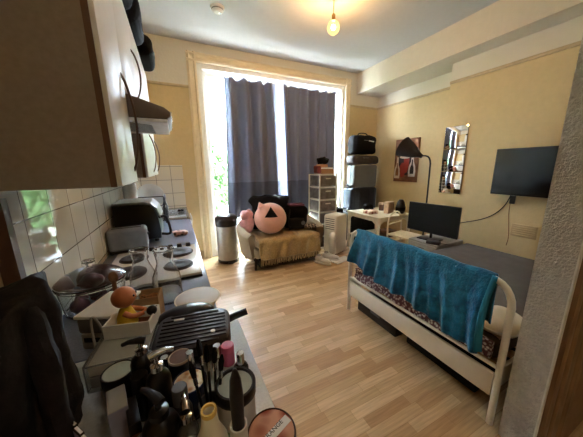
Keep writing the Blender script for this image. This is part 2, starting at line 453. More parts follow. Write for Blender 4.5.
# ------------------------------------------------------------------ ceiling fittings
t = thing('pendant_light', (1.71, 2.5, H), 'lit bare bulb hanging on a short cord from the ceiling', 'lamp')
B().lathe([(0, -.035), (.03, -.03), (.05, -.008), (.052, 0), (0, 0)]).done('ceiling_rose', 'gloss_white', t)
B().tube([(0, 0, -.03), (0, 0, -.17)], .004, 8).done('cord', 'brass', t)
B().lathe([(.0, -.16), (.012, -.16), (.02, -.175), (.02, -.225), (0, -.225)]).done('lamp_holder', 'brass', t)
B().lathe([(0, -.36), (.03, -.355), (.055, -.335), (.068, -.305), (.068, -.285), (.058, -.255), (.036, -.23), (.02, -.222)], n=32).done('globe', 'globe', t)
B().lathe([(0, -.312), (.012, -.308), (.02, -.295), (.02, -.285), (.012, -.272), (0, -.268)], n=20).done('filament', 'filament', t)
t = thing('smoke_detector', (.61, 3.19, H), 'round white smoke detector on the ceiling', 'smoke alarm')
B().lathe([(0, -.055), (.035, -.054), (.05, -.048), (.06, -.036), (.064, -.034), (.066, -.022), (.076, -.020), (.08, 0), (0, 0)]).done('housing', 'gloss_white', t)
B().lathe([(.064, -.033), (.0665, -.033), (.068, -.024), (.066, -.024)]).done('slots', 'pale_grey', t)
B().lathe([(0, -.062), (.012, -.062), (.016, -.052), (0, -.052)], (.025, -.01, 0), 14).done('button', 'chrome', t)

t = thing('added_fill_light', (.7, -.55, H), 'added round fill light on the ceiling, unseen behind the camera', 'lamp')  # added out of view to give the room fill light; no known fitting
B().lathe([(0, -.02), (.15, -.02), (.155, 0), (0, 0)], n=36).done('base', 'brass', t)
B().lathe([(0, -.10), (.08, -.09), (.13, -.06), (.145, -.021), (0, -.021)], n=36).done('diffuser', 'fill_glow', t)

# ------------------------------------------------------------------ wall cabinets
def bow_handle(parent, x, y, z0, z1, out=.035, r=.005):
    pts = []
    for i in range(15):
        k = i/14; pts.append((x+out*math.sin(PI*k)**.7, y, z0+(z1-z0)*k))
    B().tube(pts, r, 8).done('handle', 'bow', parent)
def wall_cab(name, y0, y1, z0, z1, doors, label, hz):
    t = thing(name, (-.34, (y0+y1)/2, z0), label, 'wall cabinet', 0, 'kitchen wall cabinets')
    dy = y1-y0; h = z1-z0
    B().box((0, 0, h/2), (.30, dy-.004, h)).done('body', 'cab_side', t)
    B().box((.1465, -dy/2+.0005, h/2), (.018, .004, h)).done('edge_strip', 'cab_edge', t)
    for k in range(doors):
        w_ = dy/doors; c = -dy/2+w_*(k+.5)
        d = B().box((.16, c, h/2), (.02, w_-.004, h-.004), .002).done('door', 'cab_door', t)
        bow_handle(d, .168, c+w_*.5-.06, hz[0], hz[1])
    return t
wall_cab('wall_cabinet', 1.0, 1.39, 1.44, 2.40, 1, 'nearest wall cabinet with its brown end panel facing the camera', (.05, .46))
wall_cab('wall_cabinet', 1.39, 1.93, 1.86, 2.40, 1, 'short cream wall cabinet above the cooker hood', (.06, .34))
wall_cab('wall_cabinet', 1.93, 3.0, 1.44, 2.40, 2, 'furthest wall cabinet, past the cooker hood', (.03, .34))
# hood
t = thing('cooker_hood', (-.5, 1.66, 1.72), 'grey visor cooker hood jutting out below the short cabinet', 'cooker hood')
hb = B().prism([(.005, .02), (.49, .02), (.505, .035), (.505, .055), (.48, .075), (.32, .125), (.005, .138)], 1, -.25, .25, .004)
hb.done('visor', 'hood', t)
B().box((.25, 0, .012), (.48, .49, .016), .003).done('underside', 'hood_under', t)
for i in range(9):
    B().box((.34, -.17+.04*i, .0035), (.16, .009, .0016), 0, (0, 0, .5)).done('grille_slot', 'black_matt', t)
B().box((.508, 0, .045), (.006, .5, .022), .002).done('chrome_strip', 'chrome', t)
# bags on cabinets
def soft(name, c, d, m, seed, amp=.03, sc=9, rot=None, parent=None, loc=(0, 0, 0), nm=None):
    b = B(); b.box(c, d, min(d)*.35, rot, 4)
    bmesh.ops.subdivide_edges(b.bm, edges=b.bm.edges[:], cuts=3, use_grid_fill=True)
    b.jitter(amp, sc, seed)
    return b.done(name, m, parent, loc, sharp=180)
def bag(name, loc, d, label, cat, m='black_cloth', seed=1, handle=True, rz=0, strap='strap', grp=None):
    t = thing(name, loc, label, cat, rz, grp)
    soft('body', (0, 0, d[2]/2+.004), d, m, seed, min(d)*.09, 7, None, t)
    if handle:
        k = d[0]*.22
        B().tube([(-k, 0, d[2]*.95), (-k*.8, 0, d[2]+.05), (k*.8, 0, d[2]+.05), (k, 0, d[2]*.95)], .010, 8, 2).done(strap, 'black', t)
    B().tube([(-d[0]*.42, -d[1]*.42, d[2]*.72), (0, -d[1]*.5, d[2]*.74), (d[0]*.42, -d[1]*.42, d[2]*.72)], .005, 6, 1).done('zip', 'grey_plastic', t)
    return t
bag('holdall', (-.25, 1.72, 2.40), (.24, .42, .20), 'dark holdall lying on the cabinets nearest the camera', 'bag', 'black_cloth', 3)
bag('rucksack', (-.24, 2.20, 2.40), (.26, .40, .24), 'black rucksack on top of the wall cabinets, middle of the dark bags', 'bag', 'black_cloth', 4)
bag('duffel_bag', (-.22, 2.68, 2.40), (.30, .42, .17), 'black rounded bag at the far end of the cabinet tops', 'bag', 'black_cloth', 5)

# ------------------------------------------------------------------ worktops and base units
tag(B().box((-.2, 2.505, .88), (.61, 3.23, .04), .006).done('worktop', 'worktop'), 'blue-grey kitchen worktop running along the tiled wall to the window', 'worktop')
tag(B().box((-.165, .35, .88), (.67, 1.07, .04), .006).done('worktop', 'worktop_near'), 'pale grey worktop under the cluttered bottles, nearest the camera', 'worktop')
def base_unit(y0, y1, x1, label):
    t = thing('base_cabinet', (-.2, (y0+y1)/2, 0), label, 'base cabinet', 0, 'kitchen base cabinets')
    B().box(((x1-.02-XL)/2+XL+.2, 0, .49), (x1-.02-XL-.01, y1-y0-.006, .74)).done('body', 'carcass', t)
    B().box(((x1-.08-XL)/2+XL+.2, 0, .06), (x1-.08-XL-.01, y1-y0-.006, .12)).done('plinth', 'cab_side', t)
    d = B().box((x1+.2-.01, 0, .49), (.018, y1-y0-.01, .72), .003).done('door', 'cab_door', t)
    B().tube([(x1+.2, y1/2-y0/2-.06, .6), (x1+.225, y1/2-y0/2-.06, .62), (x1+.225, y1/2-y0/2-.06, .76), (x1+.2, y1/2-y0/2-.06, .78)], .006, 8).done('handle', 'bow', d)
base_unit(.89, 1.39, .08, 'base cabinet under the glass carafes')
base_unit(1.39, 2.0, .08, 'base cabinet below the white hob')
base_unit(2.0, 3.0, .08, 'base cabinet under the toaster and black oven')
base_unit(3.0, 4.1, .08, 'base cabinet under the dish rack by the back wall')
base_unit(-.18, .88, .145, 'base cabinet under the cluttered pale worktop')
Z = .90
# hob
t = thing('electric_hob', (-.17, 1.66, Z), 'white four-plate electric hob set in the worktop behind the carafes', 'hob')
B().box((0, 0, .012), (.50, .58, .024), .008).done('top', 'enamel', t)
B().box((0, -.292, .006), (.50, .008, .012)).done('front_edge', 'black', t)
for x, y, r in ((-.13, -.13, .09), (.13, -.13, .075), (-.13, .12, .075), (.13, .12, .09)):
    p = B().lathe([(r+.008, .024), (r+.008, .028), (r, .030), (r, .036), (r*.93, .038), (r*.28, .037), (r*.22, .034), (0, .034)], (x, y, 0), 32).done('hot_plate', 'plate_iron', t)
for i in range(5):
    B().lathe([(.0, .05), (.013, .05), (.016, .046), (.018, .024), (0, .024)], (-.04+.06*i, .255, 0), 16).done('knob', 'black', t)
# toaster
t = thing('toaster', (-.365, 2.07, Z), 'grey metal toaster standing in front of the black oven', 'toaster', .05)
B().box((0, 0, .10), (.25, .13, .165), .028, None, 4).done('body', 'toaster', t)
B().box((0, 0, .012), (.235, .12, .02), .004).done('base', 'black', t)
for y in (-.025, .025): B().box((0, y, .1815), (.18, .022, .004)).done('slot', 'black_matt', t)
B().box((.128, 0, .12), (.012, .03, .018), .003).done('lever', 'black', t)
# black oven / fryer
t = thing('mini_oven', (-.32, 2.42, Z), 'large black benchtop oven with a grey top behind the toaster', 'oven')
prof = [(-.15, .03), (.16, .03), (.165, .1), (.155, .2), (.13, .275), (.10, .31), (.06, .32), (-.15, .32)]
B().prism(prof, 1, -.2, .17, .008).done('body', 'black', t)
B().prism([(-.15, .322), (.06, .322), (.105, .312), (.14, .272), (.165, .2), (.172, .2), (.15, .28), (.11, .325), (.065, .338), (-.15, .338)], 1, -.18, .17, .002).done('top_cover', 'grey_lid', t)
for sx in (-.12, .12):
    for sy in (-.14, .12): B().lathe([(.0, 0), (.018, 0), (.016, .032), (0, .032)], (sx, sy, 0), 12).done('foot', 'black', t)
B().tube([(.15, -.16, .20), (.20, -.17, .215), (.215, -.17, .20), (.235, -.17, .08), (.225, -.17, .05), (.16, -.16, .06)], .011, 8, 2).done('handle', 'black', t)
# packet
pk = soft('food_packet', (0, 0, .022), (.13, .10, .04), pattern_mat('pink_dark_print', 'voronoi', (40, 24, 28), (226, 180, 172), 30, .35), 9, .012, 18, None, None, (-.015, 2.36, Z))
tag(pk, 'crumpled pink and dark food packet beside the oven handle', 'packet')
# dish rack + plate
t = thing('dish_rack', (-.30, 3.15, Z), 'dark wire dish rack with a plate in it by the back wall', 'dish rack')
for z in (.03, .16, .30):
    B().tube([(-.15, -.15, z), (.15, -.15, z), (.15, .15, z), (-.15, .15, z), (-.15, -.15, z)], .005, 8).done('wire_ring', 'black', t)
for sx in (-.15, .15):
    for sy in (-.15, .15): B().tube([(sx, sy, 0), (sx, sy, .305)], .006, 8).done('leg', 'black', t)
for i in range(7):
    x = -.12+.04*i; B().tube([(x, -.15, .16), (x, .15, .16)], .003, 6).done('wire', 'black', t)
p = B().lathe([(0, 0), (.07, .0), (.09, .006), (.135, .022), (.136, .026), (.09, .011), (.07, .005), (0, .005)], (0, 0, 0), 36).done('dinner_plate', 'china', None, (-.28, 3.12, Z+.305), (math.radians(-78), 0, 0))
p.location = (-.28, 3.10, Z+.30); tag(p, 'white dinner plate standing upright in the dish rack', 'plate')
# kitchen roll
t = thing('kitchen_roll', (-.42, 2.78, Z), 'white kitchen paper roll standing between oven and dish rack', 'kitchen roll')
B().lathe([(.02, .0), (.055, 0), (.058, .004), (.058, .455), (.055, .46), (.02, .46), (.02, 0)]).done('paper', 'paper', t)
B().lathe([(.015, 0), (.0195, 0), (.0195, .46), (.015, .46), (.015, 0)]).done('core', 'cardboard', t)
# bottle, caddy
t = thing('sauce_bottle', (-.16, 3.35, Z), 'slim dark bottle with black cap beside the clear caddy', 'bottle')
B().lathe([(0, 0), (.03, 0), (.032, .01), (.032, .15), (.014, .2), (.014, .25), (0, .25)]).done('body', 'black', t)
B().lathe([(.0145, .235), (.017, .235), (.017, .28), (0, .28)]).done('cap', 'black_matt', t)
t = thing('sink_caddy', (-.03, 3.25, Z), 'clear and white caddy holding small things at the worktop end', 'caddy')
B().box((0, 0, .01), (.20, .14, .02), .004).done('base', 'white', t)
cw = B()
cw.box((0, -.068, .055), (.20, .004, .07)); cw.box((0, .068, .055), (.20, .004, .07)); cw.box((-.098, 0, .055), (.004, .132, .07)); cw.box((.098, 0, .055), (.004, .132, .07))
cw.done('clear_sides', 'clear_plastic', t)
sp = B().box((.04, .01, .05), (.07, .05, .06), .012).done('sponge', 'black_cloth', None, (-.03, 3.25, Z+.022)); tag(sp, 'small black sponge inside the clear caddy', 'sponge')
tg = B().sheet(lambda u, v: (.13+.012*math.sin(v*9)+.02*math.sin(u*5)*v, 3.32+.22*u, .895-.34*v), 14, 14, .012).done('tea_towel', 'white')
tag(tg, 'white tea towel hanging over the worktop edge near the window', 'tea towel')

# ------------------------------------------------------------------ glass things
def carafe(loc, s, label):
    t = thing('glass_carafe', loc, label, 'carafe', 0, 'glass carafes')
    o = [(0, 0), (.056, 0), (.060, .006), (.060, .10), (.056, .125), (.040, .165), (.034, .185), (.036, .21), (.042, .245)]
    i = [(.0395, .245), (.0335, .21), (.0315, .185), (.0375, .165), (.0535, .125), (.0572, .10), (.0572, .012), (0, .010)]
    B().lathe([(r*s, z*s) for r, z in o+i], n=36).done('body', 'glass', t)
    B().lathe([(.0425*s, .242*s), (.044*s, .245*s), (.0425*s, .248*s), (.040*s, .245*s), (.0425*s, .242*s)], n=36).done('rim', 'glass', t)
carafe((-.085, 1.175, Z), 1.0, 'clear glass carafe standing just behind the black contact grill')
carafe((-.195, 1.29, Z), .92, 'clear glass carafe between the lidded dish and the hob')
t = thing('casserole_dish', (-.372, 1.235, Z), 'round clear glass casserole with lid, full of red onions', 'dish'); t.scale = (1, 1, 1.35)
B().lathe([(0, 0), (.09, 0), (.105, .01), (.118, .09), (.124, .095), (.124, .10), (.114, .10), (.101, .018), (.09, .008), (0, .008)], n=40).done('bowl', 'glass', t)
ld = B().lathe([(.122, .102), (.122, .107), (.10, .122), (.05, .140), (0, .146), (0, .141), (.05, .135), (.098, .118), (.113, .104), (.122, .102)], n=40).done('lid', 'glass', t)
B().lathe([(0, .146), (.01, .146), (.012, .155), (.022, .160), (.022, .167), (0, .170)]).done('knob', 'glass', ld)
for i, (x, y, z, r) in enumerate(((-.045, -.03, .044, .035), (.04, -.04, .044, .033), (.0, .045, .050, .034), (-.06, .04, .042, .026), (.065, .03, .042, .030), (.0, -.005, .088, .027))):
    lb = ('red onion at the top of the pile in the glass dish', )[0] if i == 5 else 'red onion lying in the bottom of the glass dish'
    o = B().lathe([(0, -r), (r*.5, -r*.88), (r*.95, -r*.3), (r, 0), (r*.85, r*.5), (r*.3, r*.9), (.004, r*1.05), (0, r*1.1)], n=18).done('onion', 'onion', None, (-.372+x, 1.235+y, Z+z), (.3*i, .2*i, i))
    tag(o, lb, 'onion', 'red onions in the glass dish')
sp = thing('wooden_spoon', (-.272, 1.128, Z), 'brown wooden spoon standing upright against the glass dish', 'spoon')
B().tube([(0, -.01, .0), (.0, .0, .16)], .008, 10).done('handle', 'wood_spoon', sp)
B().sph((0, .002, .17), (.017, .006, .024)).done('bowl', 'wood_spoon', sp)
sc = thing('plastic_bowl', (.032, 1.025, Z), 'cream plastic bowl behind the black contact grill', 'bowl')
B().lathe([(0, 0), (.055, 0), (.06, .004), (.082, .05), (.092, .054), (.092, .058), (.078, .056), (.056, .008), (0, .006)], n=36).done('body', 'cream', sc)
B().lathe([(0, .062), (.05, .060), (.085, .0585), (.088, .056), (.075, .056), (0, .052)], n=36).done('lid', 'white', sc)

# ------------------------------------------------------------------ contact grill
t = thing('contact_grill', (.005, .775, Z), 'black ribbed contact grill, closed, with a straight handle', 'grill', math.radians(-9))
B().box((0, 0, .030), (.215, .175, .045), .016, None, 3).done('base', 'black', t)
for sx in (-.08, .08):
    for sy in (-.06, .06): B().lathe([(0, 0), (.012, 0), (.012, .009), (0, .009)], (sx, sy, 0), 12).done('foot', 'black', t)
def rrect(w_, h_, r_, n=7):
    o_ = []
    for cx_, cy_, a0 in ((w_/2-r_, h_/2-r_, 0), (-w_/2+r_, h_/2-r_, 90), (-w_/2+r_, -h_/2+r_, 180), (w_/2-r_, -h_/2+r_, 270)):
        for i_ in range(n): a_ = math.radians(a0+90*i_/(n-1)); o_.append((cx_+r_*math.cos(a_), cy_+r_*math.sin(a_)))
    return o_
lid = B().prism(rrect(.228, .168, .042), 2, -.018, .018, .006).done('lid', 'black_lid', t, (0, -.012, .074), (math.radians(6), 0, 0))
for i in range(9):
    y = -.075+.0165*i
    B().box((0, y+.010, .0185), (.20-.045*(abs(i-4) == 4), .008, .005), .002).done('rib', 'black_lid', lid)
B().box((-.05, .048, .0215), (.032, .009, .003), .001).done('badge', 'logo', lid)
B().lathe([(0, 0), (.007, 0), (.007, .004), (0, .004)], (.06, -.033, .0195), 12).done('lamp', 'logo', lid)
B().sph((-.035, .095, .078), (.098, .048, .034), rot=(0, 0, .1)).done('hinge_cover', 'black', t)
B().tube([(.10, .02, .075), (.13, .022, .085), (.175, .024, .095)], .012, 10).done('handle', 'black_matt', t)

# ------------------------------------------------------------------ bottles and jars on the near worktop
def jar(name, x, y, r, h, body, lidm, lh, label, cat='jar', over=1.04, inner=None, group=None):
    t = thing(name, (x, y, Z), label, cat, 0, group)
    B().lathe([(0, 0), (r*.92, 0), (r, .005), (r, h-lh), (r*.93, h-lh+.001), (0, h-lh+.001)]).done('body', body, t)
    l = B().lathe([(r*over*.2, h-lh+.001), (r*over, h-lh+.001), (r*over, h-.003), (r*over*.96, h), (r*over*.9, h), (r*over*.88, h-.002), (0, h-.002)]).done('lid', lidm, t)
    if inner: B().lathe([(0, h-.0018), (r*over*.86, h-.0018), (r*over*.86, h-.0012), (0, h-.0008)]).done('lid_inlay', inner, l)
    return t
def pump(name, x, y, r, h, body, head, label, ang=PI, tip=None):
    t = thing(name, (x, y, Z), label, 'bottle', ang)
    B().lathe([(0, 0), (r*.9, 0), (r, .006), (r, h*.72), (r*.85, h*.8), (r*.42, h*.86), (r*.42, h*.9), (0, h*.9)]).done('body', body, t)
    c = B().lathe([(0, h*.88), (r*.5, h*.88), (r*.5, h*.95), (r*.3, h*.96), (r*.18, h*.97), (r*.18, h*1.06), (0, h*1.06)]).done('collar', tip or head, t)
    B().tube([(-.012, 0, h*1.08), (.0, 0, h*1.10), (r*.9, 0, h*1.10), (r*1.4, 0, h*1.07)], [.009, .009, .006, .005], 10).done('nozzle', head, t)
    return t
def flask(name, x, y, r, h, body, cap, ch, label, neck=.4, cat='bottle', group=None):
    t = thing(name, (x, y, Z), label, cat, 0, group)
    s = h-ch
    B().lathe([(0, 0), (r*.92, 0), (r, .005), (r, s*.74), (r*.8, s*.86), (r*neck, s*.95), (r*neck, s), (0, s)]).done('body', body, t)
    B().lathe([(0, s-.004), (r*neck*1.2, s-.004), (r*neck*1.2, h-.003), (r*neck*1.1, h), (0, h)]).done('cap', cap, t)
    return t
pump('pump_bottle', -.125, .645, .028, .16, 'black', 'black', 'black pump bottle with black nozzle in front of the clear organiser', PI*.95, 'chrome')
pump('pump_bottle', -.082, .545, .026, .18, 'black', 'chrome', 'dark pump bottle with silver nozzle behind the tallest black bottle', .2)
pump('soap_dispenser', -.072, .43, .033, .175, 'black', 'black_matt', 'tall black dispenser with a tapered pump in the middle of the clutter', 2.2, 'black')
pump('spray_bottle', -.028, .415, .020, .155, 'glass', 'chrome', 'small clear spray bottle with silver collar in front of the blue jar', 1.6)
jar('candle_jar', -.040, .640, .030, .10, 'black', 'tan', .006, 'dark candle jar with tan rim and brown wax', 'candle', 1.0, 'amber')
jar('cream_jar', -.021, .562, .040, .085, 'navy', 'navy', .03, 'blue jar with a cream and gold patterned lid', 'jar', 1.03, 'gold_lid')
jar('cosmetic_jar', -.183, .658, .036, .10, 'black', 'black', .025, 'dark jar with a pale sage lid beside the clear organiser', 'jar', 1.04, 'sage')
flask('perfume_bottle', .056, .625, .018, .11, 'glass', 'chrome', .03, 'slim clear bottle with silver cap against the grill front', .5)
flask('nail_polish', .084, .620, .019, .105, 'white', 'pink', .055, 'white bottle with a round pink cap near the grill handle', .8)
flask('glass_bottle', .112, .585, .021, .095, 'glass', 'chrome', .028, 'squat clear bottle with silver cap by the worktop edge', .42)
# big tub
t = thing('face_cream_tub', (.072, .452, Z), 'large white and green tub with a black-rimmed clear lid', 'tub')
B().lathe([(0, 0), (.038, 0), (.041, .005), (.041, .055), (0, .055)]).done('green_band', 'mint', t)
B().lathe([(0, .0551), (.0412, .0551), (.0412, .115), (0, .115)]).done('body', 'white', t)
l = B().lathe([(.043, .115), (.0445, .117), (.0445, .138), (.043, .141), (.038, .141), (.036, .137), (.036, .115)]).done('lid_rim', 'black', t)
B().lathe([(0, .130), (.0358, .130), (.0358, .136), (0, .136)]).done('lid_window', 'sage', t)
# brush in white holder
t = thing('brush_holder', (.058, .362, Z), 'slim white holder tube standing before the big tub', 'holder')
B().lathe([(0, 0), (.015, 0), (.016, .004), (.016, .14), (.013, .14), (.013, .012), (0, .012)]).done('tube', 'white', t)
b = thing('makeup_brush', (.058, .362, Z+.012), 'thick black brush standing in the white holder tube', 'brush')
B().lathe([(0, 0), (.008, 0), (.010, .1), (.0115, .15), (.0125, .19), (.010, .225), (.004, .245), (0, .248)]).done('handle', 'black_lid', b)
# brushes in a black cup
t = thing('brush_pot', (.020, .478, Z), 'grey pot holding a bunch of long black brushes', 'pot')
B().lathe([(0, 0), (.024, 0), (.026, .005), (.026, .09), (.0235, .09), (.0235, .008), (0, .008)]).done('body', 'grey_plastic', t)
for i, (dx, dy, tx, ty, h) in enumerate(((-.010, -.008, -.022, .0, .20), (-.004, .010, -.008, .03, .215), (.008, .006, .012, .022, .19), (.010, -.008, .020, -.006, .20), (.0, -.002, .002, .008, .22))):
    b = thing('makeup_brush', (.020+dx, .478+dy, Z+.009), ['thin black brush at the left of the grey pot', 'black brush leaning back in the grey pot', 'black brush in the grey pot nearest the pink cap', 'black brush at the right front of the grey pot', 'tallest black brush in the middle of the grey pot'][i], 'brush', 0, 'brushes in the grey pot')
    B().tube([(0, 0, 0), (tx*.7, ty*.7, h*.72)], .0032, 8).done('handle', 'black', b)
    B().tube([(tx*.7, ty*.7, h*.72), (tx*.8, ty*.8, h*.82)], .0042, 8).done('ferrule', 'chrome', b)
    B().tube([(tx*.8, ty*.8, h*.82), (tx*.9, ty*.9, h*.92), (tx, ty, h)], [.005, .0065, .003], 8).done('bristles', 'black_cloth', b)
# white squeeze tube with yellow mouth
t = thing('squeeze_bottle', (.010, .350, Z), 'white conical bottle with an open yellow mouth', 'bottle'); t.scale = (.97, .97, 1.06)
B().lathe([(0, 0), (.030, 0), (.032, .005), (.033, .10), (.027, .14), (.015, .168), (.0125, .195), (.0095, .195), (.0095, .17), (0, .17)]).done('body', 'cream', t)
B().lathe([(.0096, .192), (.0128, .192), (.0135, .196), (.0128, .200), (.0096, .200), (.0096, .192)]).done('mouth', 'yellow_ring', t)
# tin with floral lid
t = thing('cream_tin', (.118, .352, Z), 'round tin with a red floral lid and white label strip, front right', 'tin', math.radians(-5))
B().lathe([(0, 0), (.045, 0), (.046, .004), (.046, .08), (0, .08)]).done('body', 'rust', t)
B().lathe([(.0, .0803), (.047, .0803), (.048, .084), (.048, .097), (.0465, .1), (.0445, .1), (.044, .0975), (0, .0975)], n=40).done('lid_rim', 'tin_rim', t)
ld = B().lathe([(0, .0976), (.0438, .0976), (.0438, .0986), (0, .0988)], n=40).done('lid_print', 'floral', t)
B().box((.004, -.004, .0992), (.078, .017, .0006), 0, (0, 0, math.radians(27))).done('label_strip', 'paper', t)
def text(s, size, parent, loc, rot, m):
    c = bpy.data.curves.new('t', 'FONT'); c.body = s; c.size = size; c.extrude = .0001; c.align_x = 'CENTER'; c.align_y = 'CENTER'
    o = bpy.data.objects.new('t', c); COL.objects.link(o)
    dg = bpy.context.evaluated_depsgraph_get(); me = bpy.data.meshes.new_from_object(o.evaluated_get(dg))
    bpy.data.objects.remove(o); bpy.data.curves.remove(c)
    me.materials.clear(); me.materials.append(M[m])
    n = bpy.data.objects.new('lettering', me); COL.objects.link(n); n.parent = parent; n.location = loc; n.rotation_euler = rot
    return n
text('ORANGE', .0125, t, (.002, .0, .0997), (0, 0, math.radians(27)), 'ink')
# boxes, cards, small bottles front left
t = thing('lilac_carton', (-.168, .56, Z), 'small lilac carton standing on end, front left of the bottles', 'carton', math.radians(14))
B().box((0, 0, .0525), (.036, .07, .105), .002).done('body', 'lilac', t)
B().box((0, 0, .1055), (.034, .068, .001)).done('flap', 'pale_grey', t)
t = thing('black_carton', (-.135, .525, Z), 'flat black carton leaning beside the lilac carton', 'carton', math.radians(14))
B().box((0, 0, .048), (.022, .075, .096), .002).done('body', 'black', t)
B().box((.0112, -.01, .05), (.0006, .03, .04)).done('label_patch', 'grey_plastic', t)
for i, (x, y, r, h) in enumerate(((-.266, .585, .09, .085), (-.249, .562, .085, .08), (-.232, .540, .08, .075))):
    o = thing('booklet', (x, y, Z), ['dark booklet leaning at the back of the front-left papers', 'middle booklet of the three front-left papers', 'pale booklet at the front of the front-left papers'][i], 'booklet', math.radians(38), 'booklets by the dark jacket')
    B().box((0, 0, h/2), (.008, r, h), .001).done('cover', ['black_matt', 'drawer_dark', 'lilac'][i], o)
    B().box((0, 0, h/2+.001), (.005, r-.004, h), .0).done('pages', 'paper', o)
jar('glass_jar', -.103, .455, .022, .085, 'glass', 'chrome', .012, 'small glass jar with a metal ring lid at the front edge', 'jar', 1.03, 'black')
flask('polish_bottle', -.128, .485, .014, .07, 'amber', 'rust', .03, 'small brown bottle beside the metal-lidded glass jar', .6)
flask('roll_on_bottle', -.128, .595, .018, .12, 'black', 'black', .04, 'plain black roll-on bottle in front of the pump bottle', .85)
flask('lotion_bottle', -.040, .50, .022, .135, 'black_lid', 'grey_plastic', .035, 'dark lotion bottle with grey cap beside the blue jar', .6)
flask('dropper_bottle', -.034, .355, .022, .13, 'black', 'black', .05, 'black bottle beside the white conical bottle', .5)
flask('serum_bottle', -.015, .625, .014, .115, 'glass', 'chrome', .03, 'thin clear bottle with silver cap next to the candle jar', .6)
flask('oil_bottle', -.078, .655, .018, .10, 'glass', 'chrome', .03, 'clear bottle with chrome cap in front of the grill corner', .5)
# clear organiser + white box + figure + crates
t = thing('acrylic_organiser', (-.190, .815, Z), 'clear acrylic drawer organiser under the open white box', 'organiser', math.radians(-6))
sh = B(); 
sh.box((0, 0, .003), (.155, .19, .006)); sh.box((0, 0, .082), (.155, .19, .006)); sh.box((-.0755, 0, .0425), (.004, .19, .073)); sh.box((.0755, 0, .0425), (.004, .19, .073)); sh.box((0, .093, .0425), (.147, .004, .073))
sh.done('shell', 'clear_plastic', t)
B().box((0, -.004, .024), (.142, .17, .034), .004).done('drawer', 'pale_grey', t); B().box((0, -.004, .061), (.142, .17, .032), .004).done('drawer', 'cream', t)
t = thing('open_box', (-.174, .862, Z+.086), 'open white box holding the yellow figure, on the clear organiser', 'box', math.radians(-14))
ob = B(); ob.box((0, 0, .002), (.13, .10, .004)); ob.box((0, -.048, .024), (.13, .004, .044)); ob.box((0, .048, .024), (.13, .004, .044)); ob.box((-.063, 0, .024), (.004, .092, .044)); ob.box((.063, 0, .024), (.004, .092, .044))
ob.done('walls', 'white', t); B().box((0, 0, .006), (.12, .088, .003)).done('lining', 'rust', t)
t = thing('toy_figure', (-.190, .862, Z+.094), 'yellow toy figure with round orange head holding a black ball', 'toy figure', math.radians(-6))
B().lathe([(0, 0), (.025, .0), (.030, .014), (.027, .04), (.017, .066), (.010, .076), (0, .076)]).done('body', 'yellow', t)
hd = B().sph((0, 0, .106), (.034, .034, .034)).done('head', 'orange_skin', t)
B().sph((.0335, 0, .103), .0028, 10, 8).done('nose', 'orange_skin', hd)
for s_ in (-1, 1):
    B().tube([(.0, s_*.018, .058), (.024, s_*.026, .046), (.052, s_*.010, .046)], [.009, .008, .007], 10, 1).done('arm', 'orange_skin', t)
    B().sph((.031, s_*.012, .112), .0035, 8, 6).done('eye', 'black', hd)
b = B().sph((0, 0, 0), .016).done('ball', 'black', None, (-.190+.072, .862-.008, Z+.094+.044))
tag(b, 'small black ball held by the yellow figure', 'ball')
t = thing('spice_crate', (-.150, 1.035, Z), 'small wooden crate of brown pieces behind the yellow figure', 'crate', math.radians(-8))
cb = B(); cb.box((0, 0, .003), (.09, .08, .006)); cb.box((0, -.038, .06), (.09, .004, .11)); cb.box((0, .038, .06), (.09, .004, .11)); cb.box((-.043, 0, .06), (.004, .072, .11)); cb.box((.043, 0, .06), (.004, .072, .11))
cb.done('slats', 'crate_wood', t)
nb = B().box((0, 0, .05), (.081, .071, .087)); bmesh.ops.subdivide_edges(nb.bm, edges=nb.bm.edges[:], cuts=8, use_grid_fill=True)
for v in nb.bm.verts:
    if v.co.z > .09: v.co.z += random.uniform(-.005, .006)
o = nb.done('dried_pieces', M['nuts'], None, t.location, (0, 0, math.radians(-8))); tag(o, 'dried brown pieces filling the small wooden crate', 'dried food', None, 'stuff')
t = thing('storage_box', (-.262, .995, Z), 'lower grey storage box with a dark slot, under the white-lidded box', 'box', math.radians(-22))
B().box((0, 0, .030), (.115, .16, .06), .008).done('body', 'pale_grey', t); B().box((.0, -.081, .038), (.09, .002, .016)).done('slot', 'black_matt', t)
t = thing('lidded_box', (-.262, .995, Z+.06), 'grey box with a flat white lid stacked on the storage box', 'box', math.radians(-24))
B().box((0, 0, .028), (.115, .165, .056), .01).done('body', 'grey_plastic', t); B().box((0, 0, .0625), (.122, .172, .012), .004).done('lid', 'white', t)
cb = B().tube([(-.255, .89, .905), (-.262, .88, .98), (-.272, .88, 1.03), (-.29, .885, 1.05), (-.285, .86, .98), (-.26, .80, .906)], .004, 8, 3).done('cable', 'pale_grey')
tag(cb, 'pale cable looping beside the clear organiser', 'cable')

# ------------------------------------------------------------------ dark jacket
t = thing('jacket', (-.380, .63, Z), 'dark jacket heaped over the left end of the worktop', 'jacket')
def jk(u, v):
    a = u*2*PI; 
    r = .92+.10*math.sin(a*4+v*2)+.06*math.sin(a*9+1)
    k = v
    top = .335+.02*math.sin(a*2+1)
    if k < .7: z = top*(k/.7); s = 1-.05*k/.7
    else:
        q = (k-.7)/.3; z = top*(1+.02*math.sin(a*3))+.025*math.sin(q*PI)*(1-q); s = .95*max(0, 1-q*q)**.5
    return (.112*r*s*math.cos(a), .19*r*s*math.sin(a), max(z, .0))
jb = B().sheet(jk, 72, 40); bmesh.ops.remove_doubles(jb.bm, verts=jb.bm.verts[:], dist=.0008); jb.jitter(.012, 14, 2)
for v in jb.bm.verts: v.co.z = max(v.co.z, .001)
jb.done('body', 'jacket', t, sharp=180)
B().tube([(.118, -.08, .03), (.112, -.06, .16), (.098, -.03, .27), (.075, -.01, .345)], .022, 10, 2).jitter(.006, 30).done('sleeve', 'jacket', t)
